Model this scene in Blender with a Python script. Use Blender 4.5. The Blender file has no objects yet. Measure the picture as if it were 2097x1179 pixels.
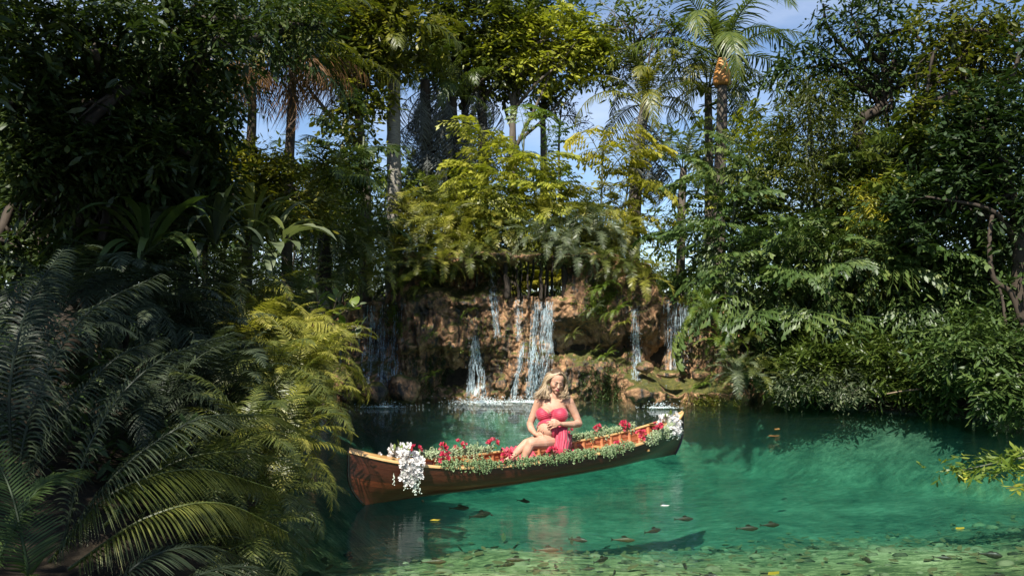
import bpy, math, random
import numpy as np
from mathutils import Vector, Matrix, Euler

# ------------------------------------------------------------------ camera
F, CX, CY, CAMZ, PITCH = 1690.0, 1048.5, 589.5, 1.86, math.radians(2.016)
scene = bpy.context.scene
COL = scene.collection
cam_data = bpy.data.cameras.new('camera')
cam_data.sensor_width = 36.0
cam_data.lens = 36.0 * F / 2097.0
cam_data.clip_start = 0.05
cam_data.clip_end = 3000.0
camera = bpy.data.objects.new('camera', cam_data)
camera.location = (0, 0, CAMZ)
camera.rotation_euler = (math.radians(90) + PITCH, 0, 0)
COL.objects.link(camera)
scene.camera = camera

# ------------------------------------------------------------------ sun, sky, exposure
SUN_EL, SUN_AZ = math.radians(50), math.radians(203)      # azimuth clockwise from +Y: behind the viewpoint, a little to the left
sun_dir = Vector((math.sin(SUN_AZ) * math.cos(SUN_EL), math.cos(SUN_AZ) * math.cos(SUN_EL), math.sin(SUN_EL)))
sun_data = bpy.data.lights.new('sun', 'SUN')
sun_data.energy = 4.4
sun_data.angle = math.radians(0.5)
sun_data.color = (1.0, 0.95, 0.86)
sun = bpy.data.objects.new('sun', sun_data)
sun.rotation_euler = sun_dir.to_track_quat('Z', 'Y').to_euler()
sun.location = (0, 0, 40)
COL.objects.link(sun)

world = bpy.data.worlds.new('World')
scene.world = world
world.use_nodes = True
wn, wl = world.node_tree.nodes, world.node_tree.links
wn.clear()
w_out = wn.new('ShaderNodeOutputWorld')
w_bg = wn.new('ShaderNodeBackground')
w_sky = wn.new('ShaderNodeTexSky')
w_sky.sky_type = 'NISHITA'
w_sky.sun_disc = False
w_sky.sun_elevation = SUN_EL
w_sky.sun_rotation = SUN_AZ
w_sky.air_density = 0.85
w_sky.dust_density = 0.05
w_sky.ozone_density = 3.0
w_bg.inputs['Strength'].default_value = 0.072
w_tc = wn.new('ShaderNodeTexCoord')
w_map = wn.new('ShaderNodeMapping')
w_map.inputs['Scale'].default_value = (1.0, 1.0, 2.6)
w_noise = wn.new('ShaderNodeTexNoise')
w_noise.inputs['Scale'].default_value = 2.6
w_noise.inputs['Detail'].default_value = 7.0
w_noise.inputs['Roughness'].default_value = 0.55
w_ramp = wn.new('ShaderNodeValToRGB')
w_ramp.color_ramp.elements[0].position = 0.48
w_ramp.color_ramp.elements[1].position = 0.80
w_mix = wn.new('ShaderNodeMix')
w_mix.data_type = 'RGBA'
w_mix.inputs['B'].default_value = (7.6, 8.0, 9.0, 1)
wl.new(w_tc.outputs['Generated'], w_map.inputs['Vector'])
wl.new(w_map.outputs['Vector'], w_noise.inputs['Vector'])
wl.new(w_noise.outputs['Fac'], w_ramp.inputs['Fac'])
w_fac = wn.new('ShaderNodeMath')
w_fac.operation = 'MULTIPLY'
w_fac.inputs[1].default_value = 0.65
wl.new(w_ramp.outputs['Color'], w_fac.inputs[0])
wl.new(w_fac.outputs[0], w_mix.inputs['Factor'])
wl.new(w_sky.outputs['Color'], w_mix.inputs['A'])
wl.new(w_mix.outputs['Result'], w_bg.inputs['Color'])
wl.new(w_bg.outputs['Background'], w_out.inputs['Surface'])

scene.view_settings.view_transform = 'Standard'
scene.view_settings.look = 'None'
scene.view_settings.exposure = 1.20
scene.view_settings.gamma = 1.0
scene.view_settings.use_curve_mapping = False
cy = scene.cycles
cy.max_bounces = 7
cy.diffuse_bounces = 3
cy.glossy_bounces = 3
cy.transmission_bounces = 4
cy.transparent_max_bounces = 12
cy.volume_bounces = 0
cy.caustics_reflective = False
cy.caustics_refractive = False
cy.sample_clamp_indirect = 4.0
cy.use_denoising = True
try:
    cy.denoiser = 'OPENIMAGEDENOISE'
except Exception:
    pass

# ------------------------------------------------------------------ helpers
rng = np.random.default_rng(7)
random.seed(7)
PI = math.pi

def at(px, py, Y):
    """point in the place that lies Y metres ahead of the camera, found from a position in the picture"""
    a, b = (px - CX) / F, (CY - py) / F
    c, s = math.cos(PITCH), math.sin(PITCH)
    dy, dz = c - b * s, s + b * c
    return Vector((a / dy * Y, Y, CAMZ + dz / dy * Y))

def unit(a):
    return a / np.maximum(np.linalg.norm(a, axis=-1, keepdims=True), 1e-9)

def _hash(x, y, z, seed):
    n = (x * 374761393 + y * 668265263 + z * 1440662683 + seed * 974634777) & 0xffffffff
    n = ((n ^ (n >> 13)) * 1274126177) & 0xffffffff
    n = ((n ^ (n >> 15)) * 2246822519) & 0xffffffff
    return ((n ^ (n >> 16)) & 0xffffff) / 16777215.0

def vnoise(p, seed=0):
    p = np.asarray(p, float)
    i = np.floor(p).astype(np.int64)
    f = p - i
    f = f * f * (3 - 2 * f)
    r = 0
    for dx in (0, 1):
        for dy in (0, 1):
            for dz in (0, 1):
                w = (f[..., 0] if dx else 1 - f[..., 0]) * (f[..., 1] if dy else 1 - f[..., 1]) * (f[..., 2] if dz else 1 - f[..., 2])
                r = r + w * _hash(i[..., 0] + dx, i[..., 1] + dy, i[..., 2] + dz, seed)
    return r

def fbm(p, octaves=4, seed=0):
    p = np.asarray(p, float)
    r, a, t = 0, 1.0, 0
    for k in range(octaves):
        r = r + a * vnoise(p * (2.03 ** k) + 17.3 * k, seed + k)
        t += a
        a *= 0.5
    return r / t

def worley(p, seed=0):
    p = np.asarray(p, float)
    i = np.floor(p).astype(np.int64)
    best = np.full(p.shape[:-1], 9.0)
    for dx in (-1, 0, 1):
        for dy in (-1, 0, 1):
            for dz in (-1, 0, 1):
                c = i + np.array([dx, dy, dz])
                q = np.stack([_hash(c[..., 0], c[..., 1], c[..., 2], seed + k) for k in (1, 2, 3)], -1) + c
                best = np.minimum(best, np.linalg.norm(q - p, axis=-1))
    return best

class MB:
    """collects geometry with numpy and links it as ONE mesh"""
    def __init__(s):
        s.v, s.n, s.t, s.q, s.var, s.mt, s.mq = [], 0, [], [], [], [], []
    def add(s, V, T=None, Q=None, var=0.0, mi=0):
        V = np.asarray(V, float).reshape(-1, 3)
        if T is not None and len(T):
            T = np.asarray(T, np.int64).reshape(-1, 3)
            s.t.append(T + s.n); s.mt.append(np.full(len(T), mi))
        if Q is not None and len(Q):
            Q = np.asarray(Q, np.int64).reshape(-1, 4)
            s.q.append(Q + s.n); s.mq.append(np.full(len(Q), mi))
        s.v.append(V)
        s.var.append(np.broadcast_to(np.asarray(var, float), (len(V),)))
        s.n += len(V)
    def copies(s, V, T, Q, M, P, var, mi=0):
        V = np.asarray(V, float); N = len(P); k = len(V)
        W = np.einsum('nij,kj->nki', M, V) + P[:, None, :]
        off = (np.arange(N) * k)[:, None, None]
        TT = (np.asarray(T)[None] + off).reshape(-1, 3) if T is not None and len(T) else None
        QQ = (np.asarray(Q)[None] + off).reshape(-1, 4) if Q is not None and len(Q) else None
        s.add(W.reshape(-1, 3), TT, QQ, np.repeat(var, k), mi)
    def tube(s, pts, rad, n=6, var=0.0, cap=True, mi=0):
        P = np.asarray([tuple(p) for p in pts], float); m = len(P)
        R = np.broadcast_to(np.asarray(rad, float), (m,))
        T = unit(np.gradient(P, axis=0))
        ref = np.array([0.13, 0.21, 0.97]) if abs(T[:, 2]).mean() < 0.9 else np.array([0.97, 0.2, 0.1])
        U = unit(np.cross(T, ref)); W = np.cross(T, U)
        a = np.linspace(0, 2 * PI, n, endpoint=False)
        V = P[:, None] + R[:, None, None] * (U[:, None] * np.cos(a)[None, :, None] + W[:, None] * np.sin(a)[None, :, None])
        i = np.arange(m - 1)[:, None] * n + np.arange(n)[None]
        j = np.arange(m - 1)[:, None] * n + (np.arange(n)[None] + 1) % n
        Q = np.stack([i, j, j + n, i + n], -1).reshape(-1, 4)
        V = V.reshape(-1, 3); T3 = None
        if cap:
            V = np.vstack([V, P[:1], P[-1:]])
            k = np.arange(n)
            T3 = np.vstack([np.stack([np.full(n, m * n), (k + 1) % n, k], -1),
                            np.stack([np.full(n, m * n + 1), (m - 1) * n + k, (m - 1) * n + (k + 1) % n], -1)])
        s.add(V, T3, Q, var, mi)
    def grid(s, G, var=0.0, mi=0, flip=False, closed=False):
        G = np.asarray(G, float); a, b = G.shape[:2]
        i = np.arange(a - 1)[:, None] * b + np.arange(b - 1)[None]
        Q = np.stack([i, i + 1, i + b + 1, i + b], -1).reshape(-1, 4)
        if flip: Q = Q[:, ::-1]
        s.add(G.reshape(-1, 3), None, Q, var if np.ndim(var) == 0 else np.asarray(var).reshape(-1), mi)
    def box(s, c, size, M=None, var=0.0, mi=0):
        x, y, z = np.asarray(size) / 2
        V = np.array([[-x, -y, -z], [x, -y, -z], [x, y, -z], [-x, y, -z], [-x, -y, z], [x, -y, z], [x, y, z], [-x, y, z]])
        if M is not None: V = V @ np.asarray(M, float).T
        s.add(V + np.asarray(c, float), None, [[0, 3, 2, 1], [4, 5, 6, 7], [0, 1, 5, 4], [1, 2, 6, 5], [2, 3, 7, 6], [3, 0, 4, 7]], var, mi)
    def ball(s, c, r, var=0.0, nu=8, nv=6, mi=0, M=None, noise=0.0, seed=0):
        u = np.linspace(0, 2 * PI, nu, endpoint=False); v = np.linspace(0, PI, nv + 1)[1:-1]
        V = np.stack([np.outer(np.sin(v), np.cos(u)), np.outer(np.sin(v), np.sin(u)), np.outer(np.cos(v), np.ones(nu))], -1).reshape(-1, 3)
        V = np.vstack([V, [[0, 0, 1], [0, 0, -1]]])
        if noise: V = V * (1 + noise * (fbm(V * 1.7 + seed * 3.1, 3, seed)[:, None] - 0.5) * 2)
        V = V * np.broadcast_to(np.asarray(r, float), (3,))
        if M is not None: V = V @ np.asarray(M, float).T
        m = nv - 1; k = np.arange(nu); k1 = (k + 1) % nu
        Q = np.vstack([np.stack([r_ * nu + k, (r_ + 1) * nu + k, (r_ + 1) * nu + k1, r_ * nu + k1], -1) for r_ in range(m - 1)]) if m > 1 else None
        T = np.vstack([np.stack([np.full(nu, m * nu), k, k1], -1), np.stack([np.full(nu, m * nu + 1), (m - 1) * nu + k1, (m - 1) * nu + k], -1)])
        s.add(V + np.asarray(c, float), T, Q, var, mi)
    def mesh(s, name, mats, smooth=True):
        me = bpy.data.meshes.new(name)
        V = np.vstack(s.v) if s.v else np.zeros((0, 3))
        T = np.vstack(s.t) if s.t else np.zeros((0, 3), np.int64)
        Q = np.vstack(s.q) if s.q else np.zeros((0, 4), np.int64)
        me.vertices.add(len(V)); me.vertices.foreach_set('co', V.astype(np.float32).ravel())
        loops = np.concatenate([T.ravel(), Q.ravel()]).astype(np.int32)
        me.loops.add(len(loops)); me.loops.foreach_set('vertex_index', loops)
        starts = np.concatenate([np.arange(len(T)) * 3, len(T) * 3 + np.arange(len(Q)) * 4]).astype(np.int32)
        me.polygons.add(len(starts)); me.polygons.foreach_set('loop_start', starts)
        mi = np.concatenate(([np.zeros(0)] + s.mt + s.mq)).astype(np.int32)
        me.polygons.foreach_set('material_index', mi)
        me.polygons.foreach_set('use_smooth', np.full(len(starts), bool(smooth)))
        at_ = me.attributes.new('var', 'FLOAT', 'POINT')
        at_.data.foreach_set('value', np.concatenate(s.var).astype(np.float32) if s.var else np.zeros(0, np.float32))
        for m in (mats if isinstance(mats, (list, tuple)) else [mats]): me.materials.append(m)
        me.update(calc_edges=True)
        return me
    def build(s, name, mats, parent=None, smooth=True, loc=None):
        return link(name, s.mesh(name, mats, smooth), parent, loc)

def link(name, mesh, parent=None, loc=None, rot=None, scale=None):
    o = bpy.data.objects.new(name, mesh)
    COL.objects.link(o)
    if parent is not None: o.parent = parent
    if loc is not None: o.location = loc
    if rot is not None: o.rotation_euler = rot
    if scale is not None: o.scale = (scale,) * 3 if np.ndim(scale) == 0 else scale
    return o

def tag(o, label=None, cat=None, group=None, kind=None):
    if label: o['label'] = label
    if cat: o['category'] = cat
    if group: o['group'] = group
    if kind: o['kind'] = kind
    return o

def thing(name, label, cat, loc=(0, 0, 0), group=None, rotz=0.0):
    o = bpy.data.objects.new(name, None)
    o.empty_display_size = 0.1
    COL.objects.link(o)
    o.location = loc; o.rotation_euler = (0, 0, rotz)
    return tag(o, label, cat, group)

def bezier(pts, n=12):
    """smooth curve through points"""
    P = np.asarray([tuple(p) for p in pts], float)
    if len(P) == 2: return P[0] + (P[1] - P[0]) * np.linspace(0, 1, n)[:, None]
    t = np.linspace(0, len(P) - 1, n); i = np.clip(t.astype(int), 0, len(P) - 2); f = (t - i)[:, None]
    Pm = np.vstack([2 * P[0] - P[1], P, 2 * P[-1] - P[-2]])
    a, b, c, d = Pm[i], Pm[i + 1], Pm[i + 2], Pm[i + 3]
    return 0.5 * (2 * b + (c - a) * f + (2 * a - 5 * b + 4 * c - d) * f ** 2 + (3 * b - a - 3 * c + d) * f ** 3)

# ------------------------------------------------------------------ materials
class NT:
    def __init__(s, name):
        s.m = bpy.data.materials.new(name); s.m.use_nodes = True
        s.t = s.m.node_tree; s.t.nodes.clear()
        s.out = s.t.nodes.new('ShaderNodeOutputMaterial')
    def n(s, typ, **kw):
        x = s.t.nodes.new('ShaderNode' + typ)
        for k, v in kw.items():
            if hasattr(x, k) and k not in x.inputs: setattr(x, k, v)
            else: s.set(x, k, v)
        return x
    def set(s, node, key, v):
        i = node.inputs[int(key[1:])] if key[0] == 'i' and key[1:].isdigit() else node.inputs[key.replace('_', ' ')]
        if isinstance(v, bpy.types.NodeSocket): s.t.links.new(v, i)
        else: i.default_value = v
    def math(s, op, a, b=0.0, c=False):
        x = s.n('Math', operation=op, use_clamp=c); s.set(x, 'i0', a); s.set(x, 'i1', b); return x.outputs[0]
    def ramp(s, fac, stops, interp='LINEAR'):
        x = s.n('ValToRGB'); cr = x.color_ramp; cr.interpolation = interp
        while len(cr.elements) < len(stops): cr.elements.new(0.5)
        for e, (p, c) in zip(cr.elements, stops):
            e.position = p; e.color = (*c, 1) if len(c) == 3 else c
        s.set(x, 'Fac', fac); return x.outputs['Color']
    def noise(s, scale, detail=4, rough=0.55, vec=None, out='Fac', dist=0.0):
        x = s.n('TexNoise'); x.inputs['Scale'].default_value = scale; x.inputs['Detail'].default_value = detail
        x.inputs['Roughness'].default_value = rough; x.inputs['Distortion'].default_value = dist
        if vec is not None: s.set(x, 'Vector', vec)
        return x.outputs[out]
    def mixc(s, fac, a, b, blend='MIX'):
        x = s.n('Mix', data_type='RGBA', blend_type=blend)
        for k, v in (('Factor', fac), ('A', a), ('B', b)):
            i = [q for q in x.inputs if q.name == k and (q.type == 'RGBA' if k != 'Factor' else q.type == 'VALUE')][0]
            if isinstance(v, bpy.types.NodeSocket): s.t.links.new(v, i)
            else: i.default_value = (*v, 1) if np.ndim(v) and len(v) == 3 else v
        return [q for q in x.outputs if q.type == 'RGBA'][0]
    def pos(s, scale=None, obj=False):
        v = s.n('TexCoord').outputs['Object'] if obj else s.n('NewGeometry').outputs['Position']
        if scale is None: return v
        x = s.n('Mapping'); x.inputs['Scale'].default_value = scale; s.set(x, 'Vector', v); return x.outputs['Vector']
    def attr(s, name='var'):
        return s.n('Attribute', attribute_name=name).outputs['Fac']
    def rand(s):
        return s.n('ObjectInfo').outputs['Random']
    def bump(s, h, strength=0.3, dist=0.02):
        x = s.n('Bump'); x.inputs['Strength'].default_value = strength; x.inputs['Distance'].default_value = dist
        s.set(x, 'Height', h); return x.outputs['Normal']
    def principled(s, color, rough=0.5, normal=None, **kw):
        x = s.n('BsdfPrincipled')
        s.set(x, 'Base Color', color if isinstance(color, bpy.types.NodeSocket) else (*color, 1))
        s.set(x, 'Roughness', rough)
        if normal is not None: s.set(x, 'Normal', normal)
        for k, v in kw.items(): s.set(x, k.replace('_', ' '), v)
        return x.outputs[0]
    def finish(s, sh):
        s.t.links.new(sh, s.out.inputs['Surface']); return s.m

def leaf_mat(name, cols, trans=0.35, rough=0.42, spec=0.5, warm=(1.10, 1.20, 0.55)):
    t = NT(name)
    v = t.math('ADD', t.math('MULTIPLY', t.attr(), 0.62), t.math('MULTIPLY', t.rand(), 0.38))
    v = t.math('ADD', t.math('MULTIPLY', v, 0.75), t.math('MULTIPLY', t.noise(0.55, 2), 0.28))
    c = t.ramp(v, [(0.12 + 0.76 * i / max(1, len(cols) - 1), k) for i, k in enumerate(cols)])
    p = t.principled(c, rough, Specular_IOR_Level=spec)
    tr = t.n('BsdfTranslucent')
    t.set(tr, 'Color', t.mixc(1.0, c, warm, 'MULTIPLY'))
    mx = t.n('MixShader'); mx.inputs[0].default_value = trans
    t.t.links.new(p, mx.inputs[1]); t.t.links.new(tr.outputs[0], mx.inputs[2])
    return t.finish(mx.outputs[0])

def simple_mat(name, c1, c2, scale=8.0, rough=0.6, bump=0.0, stretch=None, spec=0.4, var=0.35, **kw):
    t = NT(name)
    n = t.noise(scale, 5, 0.6, t.pos(stretch, obj=True) if stretch else t.pos(obj=True))
    f = t.math('ADD', t.math('MULTIPLY', n, 1.5), t.math('SUBTRACT', t.math('MULTIPLY', t.math('ADD', t.rand(), t.attr()), var), 0.25 + var * 0.5))
    c = t.ramp(f, [(0.2, c1), (0.8, c2)])
    nm = t.bump(n, bump, 0.02) if bump else None
    return t.finish(t.principled(c, rough, nm, Specular_IOR_Level=spec, **kw))

LEAF = {
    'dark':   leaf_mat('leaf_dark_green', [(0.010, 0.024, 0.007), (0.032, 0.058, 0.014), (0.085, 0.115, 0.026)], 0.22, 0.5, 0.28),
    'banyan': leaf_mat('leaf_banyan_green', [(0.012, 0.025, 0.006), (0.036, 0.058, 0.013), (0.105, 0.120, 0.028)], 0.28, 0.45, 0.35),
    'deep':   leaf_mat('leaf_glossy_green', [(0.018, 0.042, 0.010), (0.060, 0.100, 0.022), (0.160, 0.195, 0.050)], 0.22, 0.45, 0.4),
    'mid':    leaf_mat('leaf_mid_green', [(0.026, 0.052, 0.008), (0.080, 0.112, 0.016), (0.180, 0.190, 0.030)], 0.34),
    'olive':  leaf_mat('leaf_olive_green', [(0.026, 0.042, 0.006), (0.095, 0.108, 0.012), (0.270, 0.235, 0.026)], 0.38),
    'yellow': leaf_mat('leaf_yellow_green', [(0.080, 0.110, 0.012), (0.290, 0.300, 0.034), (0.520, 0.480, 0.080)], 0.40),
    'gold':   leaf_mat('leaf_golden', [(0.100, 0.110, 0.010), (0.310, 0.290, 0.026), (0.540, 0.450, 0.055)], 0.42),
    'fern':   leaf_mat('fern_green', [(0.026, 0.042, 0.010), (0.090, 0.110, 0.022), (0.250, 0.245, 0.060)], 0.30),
    'fernlit': leaf_mat('fern_sunlit_yellow_green', [(0.070, 0.090, 0.012), (0.240, 0.235, 0.034), (0.500, 0.440, 0.110)], 0.36),  # lit copy of the fern green: sunlight put into the colour
    'shade':  leaf_mat('fern_shaded_grey_green', [(0.012, 0.019, 0.010), (0.034, 0.048, 0.024), (0.095, 0.115, 0.060)], 0.24, 0.5, 0.3),  # dim copy of the fern green: shade put into the colour
    'cycad':  leaf_mat('cycad_grey_green', [(0.042, 0.060, 0.030), (0.105, 0.130, 0.065), (0.240, 0.255, 0.135)], 0.24),
    'fresh':  leaf_mat('leaf_fresh_green', [(0.045, 0.090, 0.012), (0.110, 0.165, 0.020), (0.240, 0.260, 0.040)], 0.40),
    'deadgrey': leaf_mat('dead_grey_frond', [(0.035, 0.040, 0.036), (0.085, 0.092, 0.080), (0.190, 0.195, 0.165)], 0.10, 0.6, 0.3, (1, 1, .9)),
    'deadbrown': leaf_mat('dead_brown_frond', [(0.050, 0.025, 0.010), (0.150, 0.075, 0.025), (0.330, 0.190, 0.060)], 0.25, 0.6, 0.3),
}
BARK = simple_mat('bark_grey_brown', (0.030, 0.022, 0.016), (0.120, 0.098, 0.075), 9.0, 0.85, 0.6, (1, 1, 0.35))
BARK_DARK = simple_mat('bark_dark', (0.010, 0.008, 0.006), (0.050, 0.036, 0.024), 9.0, 0.85, 0.6, (1, 1, 0.3))
BARK_PALM = simple_mat('bark_palm_ringed', (0.075, 0.066, 0.052), (0.260, 0.240, 0.200), 14.0, 0.8, 0.5, (0.6, 0.6, 3.5))
BARK_TAN = simple_mat('bark_tan', (0.070, 0.045, 0.026), (0.230, 0.165, 0.105), 10.0, 0.8, 0.5, (1, 1, 0.3))
CANE = simple_mat('cane_green_grey', (0.035, 0.045, 0.022), (0.120, 0.130, 0.085), 10.0, 0.55, 0.2, (1, 1, 0.4))
CROWNSHAFT = simple_mat('orange_crownshaft', (0.300, 0.120, 0.030), (0.560, 0.260, 0.070), 7.0, 0.6, 0.3, (1, 1, 0.4))
# ------------------------------------------------------------------ ground (banks and pond bed in one sheet)
SHORE = np.array([(-2.0, 3.4), (10.8, 3.0), (11.0, 8.0), (9.6, 13.6), (8.2, 15.2), (6.7, 16.6), (5.9, 18.3), (4.6, 19.4),
                  (-3.9, 19.4), (-4.1, 17.5), (-3.5, 13.5), (-2.75, 10.0), (-2.35, 8.0), (-2.05, 6.2)])

def shore_dist(x, y):
    """signed distance to the shore line, positive over land"""
    P = np.stack([x, y], -1)
    best = np.full(x.shape, 1e9); inside = np.zeros(x.shape, bool)
    for k in range(len(SHORE)):
        a, b = SHORE[k], SHORE[(k + 1) % len(SHORE)]
        ab = b - a
        t = np.clip(((P - a) @ ab) / (ab @ ab), 0, 1)
        best = np.minimum(best, np.linalg.norm(P - (a + t[..., None] * ab), axis=-1))
        cond = ((a[1] > y) != (b[1] > y)) & (x < (b[0] - a[0]) * (y - a[1]) / (b[1] - a[1] + 1e-12) + a[0])
        inside ^= cond
    return np.where(inside, -best, best)

def ground_h(x, y):
    x = np.asarray(x, float); y = np.asarray(y, float)
    d = shore_dist(x, y)
    p = np.stack([x, y, 0 * x], -1)
    n1 = fbm(p * 0.55, 4, 3) - 0.5; n2 = fbm(p * 2.3, 3, 9) - 0.5
    left = np.clip((-x - 1.0) / 2.0, 0, 1) * np.clip((19 - y) / 2, 0, 1)
    back = np.clip((y - 19.0) / 0.8, 0, 1)
    rise = np.where(left > 0, 0.36, 0.30)
    land = 0.10 + np.minimum(d * rise, 1.6) * (1 - back) + back * (2.15 + 0.04 * np.clip(y - 21, 0, 30)) + n1 * 0.5 * np.clip(d, 0, 1) * (1 - back) + n2 * 0.12
    land = np.where(y < 3.4, 0.25 + 0.1 * n1, land)
    dep = np.interp(y + 0.6 * n1, [3, 5.5, 7.0, 8.5, 10, 12, 17, 19], [0.15, 0.24, 0.36, 0.62, 1.0, 1.5, 1.7, 1.1])
    dep = dep * (1 - 0.25 * np.clip((x - 2.5) / 4, 0, 1)) + n1 * np.clip(dep, 0, 1) * 0.18 + n2 * 0.07
    bed = -np.minimum(dep, 0.12 - d * 0.9)
    return np.where(d > 0, land, bed)

def axis(lo, a, b, hi, step):
    core = np.arange(a, b + step / 2, step)
    g = 1.35 ** np.arange(1, 40) * step
    up = b + np.cumsum(g); dn = a - np.cumsum(g)
    return np.concatenate([dn[dn > lo][::-1], core, up[up < hi]])
gx = axis(-600, -9, 13, 600, 0.13); gy = axis(-200, 2.5, 24, 1500, 0.13)
GX, GY = np.meshgrid(gx, gy, indexing='ij')
b = MB(); b.grid(np.stack([GX, GY, ground_h(GX, GY)], -1))
t = NT('ground_soil_and_pond_bed')
z = t.n('SeparateXYZ'); t.set(z, 'Vector', t.pos()); z = z.outputs['Z']
big = t.noise(0.9, 6, 0.62, t.pos((1.0, 1.0, 1.0)), dist=0.6)
fine = t.noise(5.5, 8, 0.7, t.pos((0.75, 1.5, 1.0)), dist=0.8)
grit = t.noise(34.0, 3, 0.6, t.pos())
mott = t.math('ADD', t.math('MULTIPLY', big, 0.42), t.math('ADD', t.math('MULTIPLY', fine, 0.48), t.math('MULTIPLY', t.noise(17.0, 4, 0.7, t.pos((0.7, 1.6, 1.0)), dist=1.0), 0.30)))
bedc = t.ramp(mott, [(0.44, (0.012, 0.024, 0.007)), (0.55, (0.060, 0.090, 0.028)), (0.62, (0.230, 0.265, 0.100)), (0.73, (0.620, 0.600, 0.310))])
bedc = t.mixc(t.math('MULTIPLY', grit, 0.45), bedc, (0.09, 0.11, 0.05))
silt = t.ramp(mott, [(0.46, (0.010, 0.030, 0.018)), (0.60, (0.065, 0.115, 0.070)), (0.74, (0.160, 0.230, 0.145))])
yy = t.n('SeparateXYZ'); t.set(yy, 'Vector', t.pos()); sf = t.n('MapRange'); t.set(sf, 'Value', t.math('ADD', yy.outputs['Y'], t.math('MULTIPLY', t.math('SUBTRACT', mott, 0.6), 2.5))); t.set(sf, 'From Min', 7.6); t.set(sf, 'From Max', 12.0)
bedc = t.mixc(sf.outputs[0], bedc, silt)
soil = t.ramp(fine, [(0.3, (0.010, 0.008, 0.005)), (0.6, (0.040, 0.030, 0.018)), (0.8, (0.085, 0.060, 0.032))])
wet = t.n('MapRange'); t.set(wet, 'Value', z); t.set(wet, 'From Min', -0.04); t.set(wet, 'From Max', 0.06)
c = t.mixc(wet.outputs[0], bedc, soil)
M_GROUND = t.finish(t.principled(c, 0.9, t.bump(t.math('ADD', fine, t.math('MULTIPLY', grit, 0.3)), 0.7, 0.05), Specular_IOR_Level=0.2))
tag(b.build('ground', M_GROUND), kind='structure')

# ------------------------------------------------------------------ water: a closed body with absorbing volume
t = NT('pond_water')
P = t.pos()
r1 = t.noise(2.0, 5, 0.55, t.pos((0.6, 1.9, 1.0)), dist=0.5)
r2 = t.noise(11.0, 3, 0.5, t.pos((0.6, 1.8, 1.0)), dist=0.2)
sy = t.n('SeparateXYZ'); t.set(sy, 'Vector', P)
far = t.n('MapRange'); t.set(far, 'Value', sy.outputs['Y']); t.set(far, 'From Min', 9.0); t.set(far, 'From Max', 15.5); t.set(far, 'To Min', 0.10); t.set(far, 'To Max', 1.0)
h = t.math('MULTIPLY', t.math('ADD', r1, t.math('MULTIPLY', r2, 0.35)), far.outputs[0])
nm = t.bump(h, 0.9, 0.10)
fr = t.n('Fresnel'); fr.inputs['IOR'].default_value = 1.33
gl = t.n('BsdfGlossy'); gl.inputs['Roughness'].default_value = 0.015; t.set(gl, 'Normal', nm)
tp = t.n('BsdfTransparent'); tp.inputs['Color'].default_value = (0.97, 1, 0.99, 1)
mx = t.n('MixShader'); t.set(mx, 'i0', fr.outputs[0]); t.t.links.new(tp.outputs[0], mx.inputs[1]); t.t.links.new(gl.outputs[0], mx.inputs[2])
ab = t.n('VolumeAbsorption'); ab.inputs['Color'].default_value = (0.20, 0.88, 0.80, 1); ab.inputs['Density'].default_value = 0.24
scv = t.n('VolumeScatter'); scv.inputs['Color'].default_value = (0.10, 0.85, 0.72, 1); scv.inputs['Density'].default_value = 0.026; scv.inputs['Anisotropy'].default_value = 0.2
ads = t.n('AddShader'); t.t.links.new(ab.outputs[0], ads.inputs[0]); t.t.links.new(scv.outputs[0], ads.inputs[1])
t.t.links.new(ads.outputs[0], t.out.inputs['Volume'])
M_WATER = t.finish(mx.outputs[0])
b = MB()
b.box((3.2, 11.3, -1.75), (15.6, 16.6, 3.5))
tag(b.build('pond_water', M_WATER, smooth=False), kind='structure')

# pebbles and sunken leaves on the bed
b = MB()
for k in range(1500):
    y = 4.4 + 7.5 * random.random() ** 1.3; x = random.uniform(-1.9, 7.5)
    if shore_dist(np.array([x]), np.array([y]))[0] > -0.2: continue
    s = random.choice((0.015, 0.02, 0.02, 0.03, 0.03, 0.045, 0.08)) * random.uniform(0.7, 1.3)
    b.ball((x, y, float(ground_h(np.array([x]), np.array([y]))[0]) - s * 0.10), (s, s * random.uniform(.6, 1), s * .5), random.random(), 7, 5, noise=0.35, seed=k)
M_PEB = simple_mat('bed_stone', (0.016, 0.022, 0.010), (0.170, 0.180, 0.095), 6.0, 0.85, 0.4, None, 0.2, 0.8)
tag(b.build('pebbles', M_PEB), kind='stuff')
b = MB()
N = 1100
Y = 4.4 + 8.0 * rng.random(N) ** 1.2; X = rng.uniform(-1.9, 7.5, N)
ok = shore_dist(X, Y) < -0.25; X, Y = X[ok], Y[ok]; N = len(X)
LV = np.array([(0, 0, 0), (.35, .22, .05), (.35, -.22, .03), (.72, .2, .02), (.72, -.2, .04), (1, 0, .08)]); LT = [(0, 2, 1), (3, 4, 5)]; LQ = [(1, 2, 4, 3)]
def frames(d, up):
    x = unit(d); yv = unit(np.cross(up, x)); zv = np.cross(x, yv)
    return np.stack([x, yv, zv], -1)
d = np.stack([rng.normal(size=N), rng.normal(size=N), 0.15 * rng.normal(size=N)], -1)
Mx = frames(d, np.array([0, 0, 1.0]) + 0.2 * rng.normal(size=(N, 3))) * rng.uniform(0.05, 0.16, N)[:, None, None]
b.copies(LV, LT, LQ, Mx, np.stack([X, Y, ground_h(X, Y) + 0.02], -1), rng.random(N))
M_SUNK = simple_mat('sunken_leaf', (0.010, 0.012, 0.006), (0.10, 0.09, 0.035), 6.0, 0.8, 0, None, 0.2, 1.0)
tag(b.build('sunken_leaves', M_SUNK), kind='stuff')

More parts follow.
